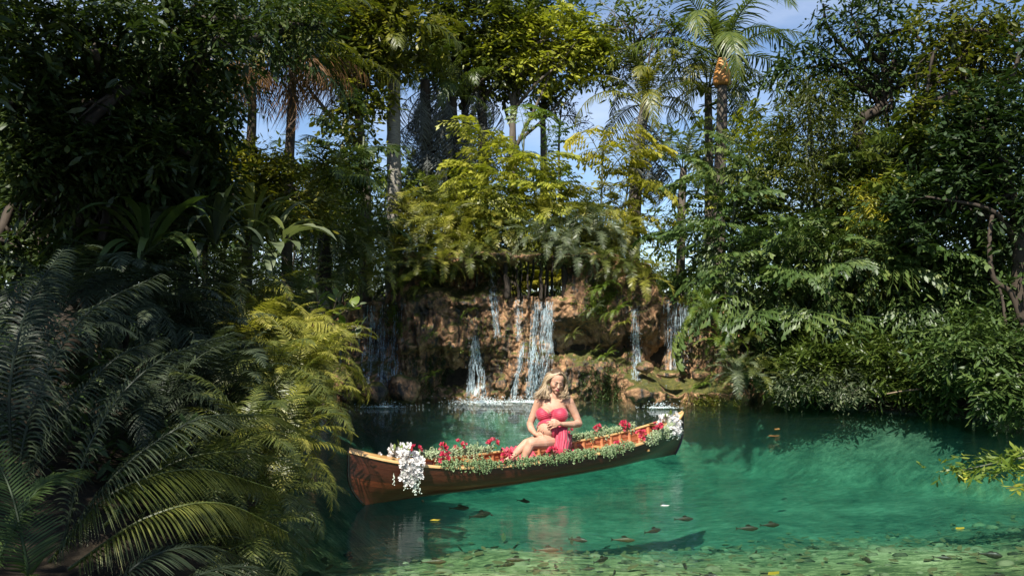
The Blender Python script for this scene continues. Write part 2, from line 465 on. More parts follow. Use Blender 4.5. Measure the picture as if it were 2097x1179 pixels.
# ------------------------------------------------------------------ tufa cliff with the waterfalls
WY = 19.0
def pxw(px): return (px - CX) / F * WY
def pzw(py): return at(CX, py, WY).z

BULGES = [  # px, py, half width, height above, drop below, depth (metres)
    (905, 700, 85, 70, 14, .55), (845, 690, 38, 110, 80, .38), (1012, 660, 46, 80, 120, .30), (1165, 632, 52, 55, 32, .58), (1068, 650, 18, 60, 120, .25),
    (1240, 672, 105, 70, 22, .36), (1236, 770, 105, 42, 90, .52), (1332, 660, 34, 70, 60, .36), (1316, 790, 34, 26, 60, .75),
    (1385, 797, 95, 14, 60, 1.05), (1452, 742, 60, 40, 90, .62), (815, 800, 75, 60, 60, .50), (735, 790, 60, 36, 60, .62), (1085, 760, 42, 60, 70, .36),
    (1188, 560, 34, 60, 60, .40), (930, 528, 150, 20, 18, .55), (1120, 522, 110, 16, 16, .65), (1270, 530, 80, 30, 40, .35), (985, 606, 40, 14, 30, .35), (900, 604, 55, 16, 30, .30),
    (1290, 800, 25, 60, 60, .35), (1480, 790, 40, 40, 60, .5), (965, 770, 30, 90, 80, .18),
]
DENTS = [(770, 690, 55, 80, .45), (985, 735, 36, 60, .34), (1392, 685, 50, 62, .60), (1100, 690, 40, 60, .22), (935, 775, 60, 40, .50), (930, 572, 110, 24, .75),
         (1225, 716, 80, 12, .35), (1130, 740, 30, 50, .25), (1345, 742, 30, 30, .5), (1290, 700, 14, 60, .2), (1180, 690, 30, 20, .3)]

def wall_front(x, zz):
    x = np.asarray(x, float); zz = np.asarray(zz, float)
    p = np.stack([x, 0 * x, zz], -1)
    warp = (fbm(p * 1.3, 3, 40) - .5) * 0.5
    warp2 = (fbm(p * 1.7 + 9, 3, 41) - .5) * 0.4
    xx, zw = x + warp, zz + warp2
    d = (fbm(p * 0.9, 4, 21) - .5) * 0.55
    for (cx, cyy, hw, up, dn, amp) in BULGES:
        u = (xx - pxw(cx)) / (hw / F * WY); dz = zw - pzw(cyy)
        v = np.where(dz > 0, dz / (up / F * WY), dz / (dn / F * WY))
        d = d + amp * np.exp(-np.abs(u) ** 2.4) * np.exp(-np.abs(v) ** np.where(dz > 0, 2.2, 3.0))
    for (cx, cyy, hw, hh, amp) in DENTS:
        u = (xx - pxw(cx)) / (hw / F * WY); v = (zw - pzw(cyy)) / (hh / F * WY)
        d = d - amp * np.exp(-(np.abs(u) ** 2.4 + np.abs(v) ** 2.4))
    pd = np.stack([xx * 4.2, 0 * x, zz * 0.75], -1)
    drap = 1 - np.abs(2 * fbm(pd, 3, 5) - 1) * 2.2
    pd2 = np.stack([xx * 11, 0 * x, zz * 1.6 + 4], -1)
    drap2 = 1 - np.abs(2 * fbm(pd2, 2, 15) - 1) * 2
    amt = 0.35 + 0.65 * np.clip(fbm(p * 0.8 + 5, 2, 8) * 2.4 - 0.7, 0, 1)
    d = d + drap * 0.13 * amt + drap2 * 0.05 * amt
    cob = worley(np.stack([xx * 4.0, d * 3, zw * 4.0], -1), 3)
    d = d + (0.55 - cob) * 0.16
    cob2 = worley(np.stack([xx * 10.0, d * 7, zw * 8.0], -1), 7)
    d = d + (0.5 - cob2) * 0.11
    d = d + (fbm(p * 9, 4, 77) - .5) * 0.17
    return WY + 0.30 - 0.035 * (x - 0.6) ** 2 - d

wx = np.arange(-4.5, 6.3, 0.021); nz = 215
top_px = np.interp(CX + wx / WY * F, [640, 700, 790, 830, 1000, 1200, 1330, 1352, 1425, 1460, 1560, 1620], [640, 622, 618, 524, 516, 514, 540, 611, 613, 625, 690, 740])
top_z = CAMZ + (649 - top_px) / F * WY + (fbm(np.stack([wx * 2.5, wx * 0, wx * 0], -1), 3, 2) - .5) * 0.16
vv = np.linspace(0, 1, nz)
ZZ = -0.9 + (top_z[:, None] + 0.9) * vv[None]
XX = np.repeat(wx[:, None], nz, 1)
YF = wall_front(XX, ZZ)
def front_y(x, z_):
    return float(wall_front(np.array([x]), np.array([z_]))[0])
# tumble the surface a little sideways as well so that knobs are round and undercut
G = np.stack([XX + (fbm(np.stack([XX * 6, YF * 6, ZZ * 6], -1), 2, 31) - .5) * .07, YF, ZZ + (fbm(np.stack([XX * 6, YF * 6, ZZ * 6], -1), 2, 32) - .5) * .07], -1)
back = []
for k, dy in enumerate((0.25, 0.8, 1.5)):
    back.append(np.stack([wx, np.maximum(YF[:, -1] + dy, WY + 0.2 + 0.3 * k), top_z + 0.04 - 0.05 * k + (fbm(np.stack([wx * 3, wx * 0 + k, wx * 0], -1), 2, 3) - .5) * .1], -1))
back.append(np.stack([wx, np.full_like(wx, WY + 1.5), np.full_like(wx, -0.9)], -1))
G = np.concatenate([G, np.stack(back, 1)], 1)
PXg = CX + G[..., 0] / G[..., 1] * F; PYg = 649 - (G[..., 2] - CAMZ) / G[..., 1] * F
wob = (fbm(np.stack([G[..., 0] * 4, 0 * G[..., 0], G[..., 2] * 4], -1), 3, 6) - .5) * 40
hole = (np.abs(PXg - 1100 + wob * .3) < 55) & (PYg < 607 + wob * .15) & (PYg > 546 + wob)
hole |= (np.abs(PXg - 1095) < 66) & (np.arange(G.shape[1])[None] >= nz + 2) & True
a_, b_ = G.shape[:2]
i = np.arange(a_ - 1)[:, None] * b_ + np.arange(b_ - 1)[None]
keep = ~(hole[:-1, :-1] | hole[1:, 1:])
Q = np.stack([i, i + b_, i + b_ + 1, i + 1], -1)[keep]
t = NT('wet_tufa_rock')
Pn = t.pos()
nb = t.noise(1.35, 5, 0.6, dist=0.4, vec=t.pos())
nf = t.noise(9.0, 6, 0.7, vec=t.pos())
ns = t.noise(3.0, 5, 0.65, vec=t.pos((2.2, 2.2, 0.45)))
base = t.ramp(t.math('ADD', t.math('MULTIPLY', nf, 0.55), t.math('MULTIPLY', nb, 0.5)), [(0.34, (0.040, 0.021, 0.012)), (0.47, (0.165, 0.085, 0.042)), (0.58, (0.370, 0.210, 0.105)), (0.72, (0.540, 0.350, 0.200))])
wetf = t.ramp(t.math('ADD', t.math('MULTIPLY', ns, 0.75), t.math('MULTIPLY', nb, 0.30)), [(0.45, (1, 1, 1)), (0.54, (0, 0, 0))])
wetc = t.ramp(nf, [(0.3, (0.010, 0.010, 0.008)), (0.7, (0.050, 0.042, 0.030))])
c = t.mixc(wetf, base, wetc)
gz = t.n('SeparateXYZ'); t.set(gz, 'Vector', t.n('NewGeometry').outputs['Normal'])
mossf = t.math('MULTIPLY', t.math('SUBTRACT', t.math('ADD', t.math('MULTIPLY', gz.outputs['Z'], 0.75), t.noise(2.2, 5, 0.65, vec=Pn)), 0.84), 4.0, True)
mossc = t.ramp(nf, [(0.3, (0.020, 0.030, 0.006)), (0.7, (0.120, 0.110, 0.018))])
c = t.mixc(mossf, c, mossc)
rgh = t.ramp(wetf, [(0, (0.85,) * 3), (1, (0.38,) * 3)])
M_ROCK = t.finish(t.principled(c, rgh, t.bump(t.math('ADD', nf, t.math('MULTIPLY', t.noise(30, 4, 0.6, vec=Pn), 0.5)), 0.9, 0.05), Specular_IOR_Level=0.45))
cliff = thing('rock_cliff', 'brown knobbly tufa rock cliff behind the pond with waterfalls running down it', 'rock cliff', (0.6, WY, 0))
b = MB(); b.add(G.reshape(-1, 3) - np.array(cliff.location), None, Q)
b.build('rock_face', M_ROCK, cliff)
# dripping stone columns and hanging roots inside the arch over the lip
def drip(px, py0, py1, Y, r0, r1, seed):
    P0, P1 = at(px, py0, Y), at(px + random.uniform(-4, 4), py1, Y)
    z_ = np.linspace(0, 1, 14)
    pts = np.array([tuple(P0.lerp(P1, q)) for q in z_]) + (fbm(np.stack([z_ * 6 + seed, z_ * 0, z_ * 0], -1), 2, seed)[:, None] - .5) * .06
    rad = (r0 + (r1 - r0) * z_) * (0.75 + 0.5 * fbm(np.stack([z_ * 9, z_ * 0 + seed, z_ * 0], -1), 2, seed))
    return pts, rad
for k, (px, p0, p1, Y, r0, r1) in enumerate([(1060, 530, 612, 18.9, .03, .035), (1082, 525, 612, 18.75, .02, .025), (1106, 525, 614, 18.85, .035, .045), (1119, 528, 612, 18.95, .025, .022),
                                             (1156, 520, 612, 18.9, .06, .09), (1036, 520, 612, 18.85, .05, .07), (1066, 525, 575, 18.7, .03, .006), (1092, 525, 570, 18.7, .025, .005), (1131, 525, 568, 18.7, .03, .005)]):
    pts, rad = drip(px, p0, p1, Y, r0, r1, k)
    b = MB(); b.tube(pts - np.array(cliff.location), rad, 7); b.build('rock_column', BARK_DARK, cliff)

M_BOULDER = M_ROCK
def boulder(name, label, px, py, Y, r, seed, cat='boulder', group=None):
    p = at(px, py, Y)
    b = MB(); b.ball((0, 0, 0), r, 0.5, 26, 18, noise=0.42, seed=seed)
    o = b.build(name, M_ROCK, None, loc=p); o.rotation_euler.z = seed
    return tag(o, label, cat, group)
boulder('ledge_stone', 'flat ochre stone lying on the low ledge below the right waterfall', 1372, 766, 17.75, (.22, .16, .09), 3)
boulder('boulder', 'mossy dark boulder between the narrow fall and the right waterfall', 1318, 752, 18.0, (.17, .2, .13), 5)
boulder('boulder', 'pale round stone right of the flat ledge stone', 1436, 768, 17.7, (.16, .2, .12), 8)
boulder('boulder', 'low tan boulder at the waterline under the lower mound of the cliff', 1306, 806, 17.3, (.22, .25, .17), 11)
boulder('boulder', 'wet grey boulder at the left end of the cliff beside the fern bank', 762, 806, 17.4, (.34, .3, .22), 15)
boulder('boulder', 'brown boulder at the foot of the cliff, next to the wet grey one', 826, 796, 17.9, (.36, .3, .30), 18)
boulder('boulder', 'small orange stone on top of the wet grey boulder', 716, 752, 18.0, (.09, .09, .07), 21)
boulder('boulder', 'rounded pair of knobs low on the cliff, left of the central waterfall', 1027, 786, 18.35, (.12, .12, .15), 24)

# ------------------------------------------------------------------ waterfalls
t = NT('falling_water')
n_ = t.noise(20, 4, 0.65, t.pos((2.0, 2.0, 0.55)))
p_ = t.principled((0.62, 0.76, 0.82), 0.15, t.bump(n_, 0.6, 0.02), Specular_IOR_Level=0.7)
tr_ = t.n('BsdfTransparent'); tl_ = t.n('BsdfTranslucent'); tl_.inputs['Color'].default_value = (0.8, 0.92, 0.96, 1)
m1 = t.n('MixShader'); m1.inputs[0].default_value = 0.3; t.t.links.new(p_, m1.inputs[1]); t.t.links.new(tl_.outputs[0], m1.inputs[2])
m2 = t.n('MixShader'); t.set(m2, 'i0', t.ramp(n_, [(0.42, (0.05,) * 3), (0.62, (0.75,) * 3)])); t.t.links.new(tr_.outputs[0], m2.inputs[1]); t.t.links.new(m1.outputs[0], m2.inputs[2])
M_FALL = t.finish(m2.outputs[0])
t = NT('water_veil')
n_ = t.noise(1.0, 5, 0.6, t.pos((26, 8, 1.3))); n2 = t.noise(7.0, 3, 0.6, t.pos())
p_ = t.principled((0.60, 0.75, 0.82), 0.2, t.bump(n_, 0.6, 0.02), Specular_IOR_Level=0.6)
tr_ = t.n('BsdfTransparent')
m2 = t.n('MixShader'); t.set(m2, 'i0', t.math('MULTIPLY', t.ramp(t.math('ADD', t.math('MULTIPLY', n_, .75), t.math('MULTIPLY', n2, .25)), [(0.49, (0, 0, 0)), (0.70, (0.60,) * 3)]), 1.0)); t.t.links.new(tr_.outputs[0], m2.inputs[1]); t.t.links.new(p_, m2.inputs[2])
M_VEIL = t.finish(m2.outputs[0])
M_FOAM = simple_mat('white_foam', (0.55, 0.72, 0.74), (0.86, 0.93, 0.94), 12, 0.5)

def waterfall(label, px0, py0, px1, py1, spread0, spread1, strands, rmax, free=0.0, gap=0.35, seed=0):
    rr = random.Random(seed)
    b = MB()
    for k in range(strands):
        u = rr.uniform(-1, 1)
        s0 = rr.random() ** 1.5 * 0.35 if k > strands * 0.3 else 0.0
        s1 = 1.0 if rr.random() > gap else rr.uniform(0.45, 1)
        n = max(6, int(26 * (s1 - s0)))
        q = np.linspace(s0, s1, n)
        wig = (fbm(np.stack([q * 7, q * 0 + k * 1.7, q * 0 + seed], -1), 3, seed) - .5)
        pxs = px0 + (px1 - px0) * q + (spread0 + (spread1 - spread0) * q) * u + wig * 11
        x_ = (pxs - CX) / F * WY; z_ = CAMZ + (649 - (py0 + (py1 - py0) * q)) / F * 18.75
        yw = wall_front(x_, z_)
        run = np.minimum.accumulate(yw[:]) if free else yw
        y_ = yw * (1 - free) + run * free - 0.035 - 0.03 * rr.random()
        x_ = x_ * y_ / WY
        rad = rmax * .62 * rr.uniform(.25, 1) * (0.45 + 1.1 * fbm(np.stack([q * 14, q * 0 + k, q * 0], -1), 2, seed + k)) * np.clip((1 - np.abs(2 * (q - s0) / max(s1 - s0, .01) - 1)) * 6, .25, 1)
        b.tube(np.stack([x_, y_, z_], -1), rad, 4)
        for j in range(int(n * 0.9)):      # loose drops beside the strand
            i_ = rr.randrange(n)
            s_ = rr.uniform(.002, .006); b.ball((x_[i_] + rr.gauss(0, .045), y_[i_] - rr.uniform(0, .07), z_[i_] + rr.gauss(0, .03)), (s_, s_, s_ * rr.uniform(1, 4)), 0, 4, 3)
    q = np.linspace(0, 1, 36)[:, None]; u = np.linspace(-1.25, 1.25, 14)[None]
    pxs = px0 + (px1 - px0) * q + (spread0 + (spread1 - spread0) * q) * u
    x_ = (pxs - CX) / F * WY; z_ = CAMZ + (649 - (py0 + (py1 - py0) * q)) / F * 18.75 + 0 * x_
    yw = wall_front(x_, z_); run = np.minimum.accumulate(yw, 0)
    y_ = yw * (1 - free) + run * free - .03
    if spread0 > 3 and py1 - py0 > 60: b.grid(np.stack([x_ * y_ / WY, y_, z_], -1), 0, mi=1)
    o = b.build('waterfall', [M_FALL, M_VEIL])
    return tag(o, label, 'waterfall', 'waterfalls down the tufa cliff')
waterfall('broad veil of thin white strands at the far left end of the cliff', 788, 622, 780, 800, 34, 34, 26, .014, .3, .5, 1)
waterfall('short white cascade spilling from the upper ledge left of the arch', 1008, 590, 1019, 690, 7, 6, 9, .020, .1, .3, 2)
waterfall('triple stranded waterfall fanning out into foam at the foot of the cliff', 972, 688, 978, 812, 4, 20, 14, .018, .6, .25, 3)
waterfall('narrow stream sliding over the mossy bulge left of the central waterfall', 1062, 612, 1062, 700, 8, 4, 7, .012, .0, .3, 4)
waterfall('thin slanting trickle below the mossy bulge, running down to the pond', 1070, 700, 1051, 814, 4, 4, 7, .016, .4, .2, 5)
waterfall('wide bright curtain of water pouring from the lip of the central arch', 1112, 617, 1108, 722, 19, 20, 26, .015, .85, .45, 6)
waterfall('lower part of the central falls dropping behind the head of the woman', 1106, 720, 1100, 812, 24, 20, 24, .014, .2, .4, 7)
waterfall('straight bright stream left of the central curtain, under its left edge', 1094, 690, 1084, 814, 3, 5, 8, .018, .5, .1, 12)
waterfall('slim white waterfall in the groove right of the hanging green ferns', 1300, 632, 1303, 772, 5, 9, 14, .015, .3, .35, 8)
waterfall('loose waterfall of several strands dropping from the dark level lip at the right', 1390, 614, 1384, 758, 26, 18, 20, .014, .8, .45, 9)
waterfall('little low waterfall from the flat ledge into the pond at the right', 1355, 786, 1354, 822, 10, 10, 12, .014, .8, .2, 10)
waterfall('fine dripping threads falling from the overhang above the upper ledge', 1008, 536, 1006, 590, 9, 9, 5, .006, 1.0, .0, 11)

b = MB()
def foam(px, py, Y, w, d, n, s=0.02):
    p = at(px, py, Y)
    for k in range(int(n * 3.2)):
        a, r = rng.uniform(0, 2 * PI), abs(rng.normal()) * .75
        q = s * .40 * rng.uniform(.2, 1.4)
        b.ball((p.x + math.cos(a) * r * w, p.y + math.sin(a) * r * d, 0.004 + 0.4 * q * rng.random() + (rng.random() ** 6) * .12), (q, q, q * .5), rng.random(), 6, 4)
foam(985, 815, 18.1, .55, .28, 420, .022); foam(1055, 816, 18.2, .22, .16, 110); foam(1085, 816, 18.1, .3, .2, 160); foam(1110, 815, 18.3, .3, .2, 120)
foam(1354, 822, 17.0, .28, .12, 130); foam(785, 806, 17.2, .4, .16, 150, .018); foam(1020, 818, 17.6, .9, .25, 160, .014)
tag(b.build('foam', M_FOAM), kind='stuff')
# ------------------------------------------------------------------ canoe
C0, C_ROT = Vector((0.372, 9.76, -0.012)), math.atan2(3.1, 3.78)
def wood(name, c1, c2, rough=0.34, coat=0.12):
    t = NT(name)
    g = t.noise(5.0, 6, 0.65, t.pos((0.5, 9.0, 9.0), obj=True), dist=0.7)
    v = t.math('ADD', g, t.math('MULTIPLY', t.math('SUBTRACT', t.rand(), 0.5), 0.28))
    c = t.ramp(v, [(0.28, c1), (0.72, c2)])
    return t.finish(t.principled(c, rough, t.bump(g, 0.06, 0.01), Coat_Weight=coat, Coat_Roughness=0.08))
W_DARK = wood('varnished_dark_walnut', (0.030, 0.007, 0.004), (0.078, 0.018, 0.009))
W_MID = wood('varnished_brown_wood', (0.032, 0.008, 0.005), (0.085, 0.021, 0.010))
W_RED = wood('varnished_red_cedar', (0.050, 0.011, 0.005), (0.125, 0.030, 0.012))
W_LINE = wood('cedar_lining', (0.160, 0.042, 0.015), (0.330, 0.100, 0.038), 0.4, 0.2)
W_RIB = wood('pale_cedar_rib', (0.320, 0.105, 0.040), (0.520, 0.205, 0.085), 0.4, 0.2)
W_ASH = wood('pale_ash_gunwale', (0.420, 0.230, 0.080), (0.640, 0.400, 0.170), 0.3, 0.4)
W_BAND = wood('black_stem_band', (0.006, 0.005, 0.004), (0.018, 0.013, 0.010), 0.3, 0.5)

def c_sheer(t): return 0.275 + 0.288 * np.abs(t) ** 3.2
def c_beam(t): return 0.43 * np.clip(1 - np.abs(t) ** 2.5, 0, 1) ** 0.92
def c_pt(t, a, off=0.0):
    """point on the hull: t -1..1 along, a 0 (keel) .. 1 (sheer) around one side, off = inset in metres"""
    t = np.asarray(t, float); a = np.asarray(a, float)
    e = np.abs(t) ** 3
    th = a * PI / 2
    wm = np.sin(th) ** 0.72 * (1 + 0.06 * np.sin(a * PI) ** 2); zm = 1 - np.cos(th) ** 0.85
    we = a ** 0.75; ze = a
    w = (wm * (1 - e) + we * e) * np.maximum(c_beam(t) - off, 0.0)
    H = c_sheer(t)
    zz = zm * (1 - e) + ze * e
    k = 0.012 * np.abs(t) ** 6
    z_ = k + off * (1 - zz) + (H - k) * zz
    xe = 2.375 + 0.17 * (1 - (1 - np.clip(zz * 1.7, 0, 1)) ** 2) * 1.0 + 0.01 * zz
    return np.stack([t * (xe - off * np.abs(t) ** 8), w, z_], -1)

canoe = thing('canoe', 'varnished dark wooden strip canoe decked with flowers, floating on the green pond', 'canoe', C0, None, C_ROT)
tt = np.sin(np.linspace(-PI / 2, PI / 2, 72))
edges = np.array([0, .17, .33, .47, .60, .73, .87, 1.0])
mats_near = [W_DARK, W_MID, W_DARK, W_RED, W_MID, W_DARK, W_MID]
for side in (-1, 1):
    for k in range(7):
        a0, a1 = edges[k], edges[k + 1]
        # the strakes sweep a little along the length, as strip planking does
        sw = 0.05 * (tt * 0.8) * (1 if 0 < k else 0); sw1 = 0.05 * (tt * 0.8) * (1 if k < 6 else 0)
        A0, A1 = a0 + sw * side * -1, a1 + sw1 * side * -1
        def row(f, o):
            g = c_pt(tt, A0 + (A1 - A0) * f, o); g[:, 1] *= side; return g
        b = MB()
        b.grid(np.stack([row(f, 0.0) for f in (0.012, .25, .5, .75, .988)], 1), 0.5, flip=side < 0)
        for f, fl in ((0.988, False), (0.012, True)): b.grid(np.stack([row(f, 0.0), row(f, 0.010)], 1), 0.5, flip=(side < 0) != fl)
        b.grid(np.stack([row(.988, 0.010), row(.012, 0.010)], 1), 0.5, flip=side < 0)
        b.build('plank', mats_near[k], canoe)
    for k in range(7):
        rows = []
        for f, o in ((0.0, 0.016), (0.08, 0.0125), (0.92, 0.0125), (1.0, 0.016)):
            g = c_pt(tt, edges[k] + (edges[k + 1] - edges[k]) * f, o); g[:, 1] *= side; rows.append(g)
        b = MB(); b.grid(np.stack(rows, 1), 0.5, flip=side > 0)
        b.build('lining_board', W_LINE, canoe)
    g = c_pt(tt, np.ones_like(tt)); g[:, 1] *= side
    # gunwale: rectangular rail that follows the sheer
    inn, out = c_pt(tt, np.ones_like(tt), 0.026), c_pt(tt, np.ones_like(tt))
    inn[:, 1] = np.maximum(inn[:, 1], 0.004); out[:, 1] += 0.014
    inn[:, 1] *= side; out[:, 1] *= side
    up, dn = np.array([0, 0, 0.010]), np.array([0, 0, -0.016])
    ring = np.stack([out + dn, out + up * .7, out + up + (inn - out) * .12, inn + up, inn + dn, out + dn], 1)
    b = MB(); b.grid(ring, 0.5, flip=side < 0); b.build('gunwale', W_ASH, canoe)
# ribs from rail to rail
aa = np.concatenate([-np.linspace(1, 0, 15), np.linspace(0, 1, 15)[1:]])
for t0 in np.linspace(-0.80, 0.80, 29):
    rows = []
    for dt, o in ((-.0098, .013), (-.0090, .021), (.0090, .021), (.0098, .013)):
        g = c_pt(np.full_like(aa, t0 + dt), np.abs(aa) * 0.985, o); g[:, 1] *= np.sign(aa); rows.append(g)
    b = MB(); b.grid(np.stack(rows, 1), 0.5); b.build('rib', W_RIB, canoe)
for s in (-1, 1):
    a_ = np.linspace(0, 1, 24)
    p = c_pt(np.full_like(a_, s * 1.0), a_); p[:, 0] += s * 0.004
    b = MB(); b.tube(p, 0.013, 8); b.build('stem_band', W_BAND, canoe)
    # deck plate
    td = np.linspace(0.80, 1.0, 12)
    g0 = c_pt(td * s, np.ones_like(td), 0.01)
    L, R_ = g0.copy(), g0.copy(); R_[:, 1] *= -1
    mid = (L + R_) / 2; mid[:, 2] += 0.022
    top = np.stack([L, (L + mid) / 2 + [0, 0, .008], mid, (R_ + mid) / 2 + [0, 0, .008], R_], 1) + [0, 0, .012]
    b = MB(); b.grid(top, .5, flip=s > 0); b.grid(top - [0, 0, .02], .5, flip=s < 0)
    b.build('deck', W_ASH, canoe)
def seat(t0, z_, half):
    x0 = t0 * 2.5; w = float(c_beam(np.array(t0))) * 0.97
    fr = bpy.data.objects.new('seat', None); COL.objects.link(fr); fr.parent = canoe
    for dx in (-half, half):
        b = MB(); b.box((x0 + dx, 0, z_), (0.04, 2 * w, 0.022)); b.build('seat_rail', W_ASH, fr, smooth=False)
    for yy in (-0.2, 0.2):
        b = MB(); b.box((x0, yy, z_ - .001), (2 * half - .042, 0.035, 0.018)); b.build('seat_rail', W_ASH, fr, smooth=False)
    b = MB()
    for k in range(14):
        q = -half + .03 + (2 * half - .06) * k / 13
        b.box((x0 + q, 0, z_ + .010), (.008, .37, .004), var=.3)
    for k in range(18):
        b.box((x0, -.17 + .02 * k, z_ + .0145), (2 * half - .03, .008, .004), var=.8)
    b.build('cane_web', M_CANE, fr, smooth=False)
M_CANE = simple_mat('woven_cane', (0.50, 0.30, 0.20), (0.80, 0.62, 0.46), 20, 0.6)
seat(0.53, 0.20, 0.14)
seat(0.045, 0.17, 0.15)
b = MB(); b.box((-0.36 * 2.5, 0, c_sheer(np.array(.36)) - .03), (0.06, 2 * float(c_beam(np.array(.36))) * .96, .02)); b.build('thwart', W_ASH, canoe, smooth=False)

CM = Matrix.Translation(C0) @ Matrix.Rotation(C_ROT, 4, 'Z')
def on_rail(t, side, up=0.0, out=0.0):
    """world point on a gunwale: side -1 near the camera, +1 the far one"""
    p = c_pt(np.array([t]), np.array([1.0]))[0]
    return CM @ Vector((p[0], (p[1] + out) * side, p[2] + up))

# ------------------------------------------------------------------ flowers on the canoe
M_BEAD = leaf_mat('succulent_bead_green', [(0.07, 0.13, 0.04), (0.21, 0.30, 0.13), (0.52, 0.58, 0.37)], 0.15, 0.45)
M_PINK = leaf_mat('pink_petal', [(0.40, 0.020, 0.055), (0.62, 0.060, 0.120), (0.74, 0.24, 0.27)], 0.3, 0.5, 0.3, (1, .7, .7))
M_WHITE = leaf_mat('white_petal', [(0.50, 0.47, 0.44), (0.72, 0.70, 0.68), (0.80, 0.80, 0.79)], 0.3, 0.5, 0.3, (1, .98, .95))
M_BUD = leaf_mat('pale_green_bud', [(0.42, 0.50, 0.38), (0.62, 0.68, 0.58), (0.75, 0.80, 0.74)], 0.2, 0.45, 0.3, (1, 1, .9))
M_FLEAF = LEAF['fresh']

def garland(label, t0, t1, side, drop, dens, seed, up=0.02):
    rr = np.random.default_rng(seed); b = MB()
    n = int(abs(t1 - t0) * 2.5 * dens)
    OV = np.array([(1, 0, 0), (0, 1, 0), (-1, 0, 0), (0, -1, 0), (0, 0, 1.25), (0, 0, -1.25)], float)
    OT = [(0, 1, 4), (1, 2, 4), (2, 3, 4), (3, 0, 4), (1, 0, 5), (2, 1, 5), (3, 2, 5), (0, 3, 5)]
    P, S, Vv = [], [], []
    for k in range(n):
        t_ = t0 + (t1 - t0) * rr.random()
        lump = 0.5 + 0.9 * vnoise(np.array([t_ * 22.0, seed, 0.0]), 3)
        out = rr.normal(0, .022)
        base = np.array(on_rail(t_, side, up + abs(rr.normal(0, .022)) * lump, out))
        outw = np.array(on_rail(t_, side, 0, .1)) - np.array(on_rail(t_, side, 0, 0)); outw /= np.linalg.norm(outw)
        L = drop * rr.uniform(.15, 1) ** 1.3 * lump
        m = 4 + int(L / 0.011)
        tone = rr.random()
        pos_ = base.copy(); d_ = outw * rr.uniform(.3, 1.0) * (1 if rr.random() < .85 else -1) + np.array([rr.normal(0, .4), rr.normal(0, .4), .5])
        for j in range(m):
            d_ = d_ * .72 + np.array([0, 0, -1]) * .36 + rr.normal(0, .10, 3)
            pos_ = pos_ + d_ / max(np.linalg.norm(d_), .3) * .011
            P.append(pos_ + rr.normal(0, .006, 3)); S.append(rr.uniform(.0055, .0105)); Vv.append(np.clip(tone * .6 + rr.random() * .5, 0, 1))
    P = np.array(P); S = np.array(S)
    M = frames(rr.normal(size=(len(P), 3)), rr.normal(size=(len(P), 3))) * S[:, None, None]
    o0 = np.array(on_rail((t0 + t1) / 2, side))
    b.copies(OV, OT, None, M, P - o0, np.array(Vv))
    root = thing('flower_garland', label, 'garland', o0, 'green garlands on the canoe rails')
    tag(b.build('bead_leaves', M_BEAD, root), kind='stuff')
    b = MB()
    ts = np.linspace(t0, t1, 30)
    b.tube(np.array([tuple(on_rail(q, side, up * .8)) for q in ts]) - o0, .009, 5); b.build('stem', CANE, root)
garland('long pale green garland trailing over the near rail from bow bouquet to woman', -.66, .16, -1, .075, 240, 1, .04)
garland('shorter green garland on the near rail right of the woman', .19, .43, -1, .08, 240, 2, .035)
garland('green garland along the far rail from the bow bouquet to the pink train', -.60, -.16, 1, .09, 330, 3, .055)
garland('green garland along the far rail behind and right of the woman', .12, .72, 1, .09, 330, 4, .055)
garland('bushy green garland on the near rail beside the white stern bouquet', .54, .83, -1, .09, 260, 5, .035)

def petal_flower(mat, name, n, r, cup, seed, layers=1):
    rr = random.Random(seed); b = MB()
    for l in range(layers):
        rl = r * (1 - .3 * l)
        for k in range(n):
            a = 2 * PI * (k + .5 * l) / n + rr.uniform(-.15, .15); c_, s_ = math.cos(a), math.sin(a)
            w = rl * 0.62
            el = cup + .35 * l + rr.uniform(-.15, .15)
            def pt(u, v): 
                rad = rl * u * math.cos(el * (0.6 + .5 * u)); z_ = rl * u * math.sin(el * (0.6 + .5 * u)) + abs(v) * w * .25
                return (c_ * rad - s_ * v * w, s_ * rad + c_ * v * w, z_)
            V = [pt(.05, 0), pt(.5, .42), pt(.5, -.42), pt(.5, 0), pt(.9, .33), pt(.9, -.33), pt(1, 0)]
            b.add(V, [(0, 3, 1), (0, 2, 3), (3, 6, 4), (3, 5, 6)], None, rr.random())
            b.t[-1] = np.vstack([b.t[-1], np.array([(3, 4, 1), (3, 2, 5)]) + b.n - 7]); b.mt[-1] = np.zeros(6)
    return b.mesh(name, mat)
PINKS = [petal_flower(M_PINK, 'pink_blossom', 5, .034, .75, k, 2) for k in range(3)]
WHITES = [petal_flower(M_WHITE, 'white_blossom', 6, .036, .55, 10 + k, 2) for k in range(3)]
b = MB(); b.copies(LV * [1, .9, 1], LT, LQ, np.eye(3)[None] * .07, np.zeros((1, 3)), np.array([.5])); SMALL_LEAF = b.mesh('leaf', M_FLEAF)
b = MB()
for k in range(9): b.ball((random.gauss(0, .008), random.gauss(0, .008), -.013 * k), .0085 - .0003 * k, random.random(), 6, 5)
b.tube([(0, 0, .03), (0, 0, -.11)], .002, 4)
BUDS = b.mesh('bud_spray', M_BUD)

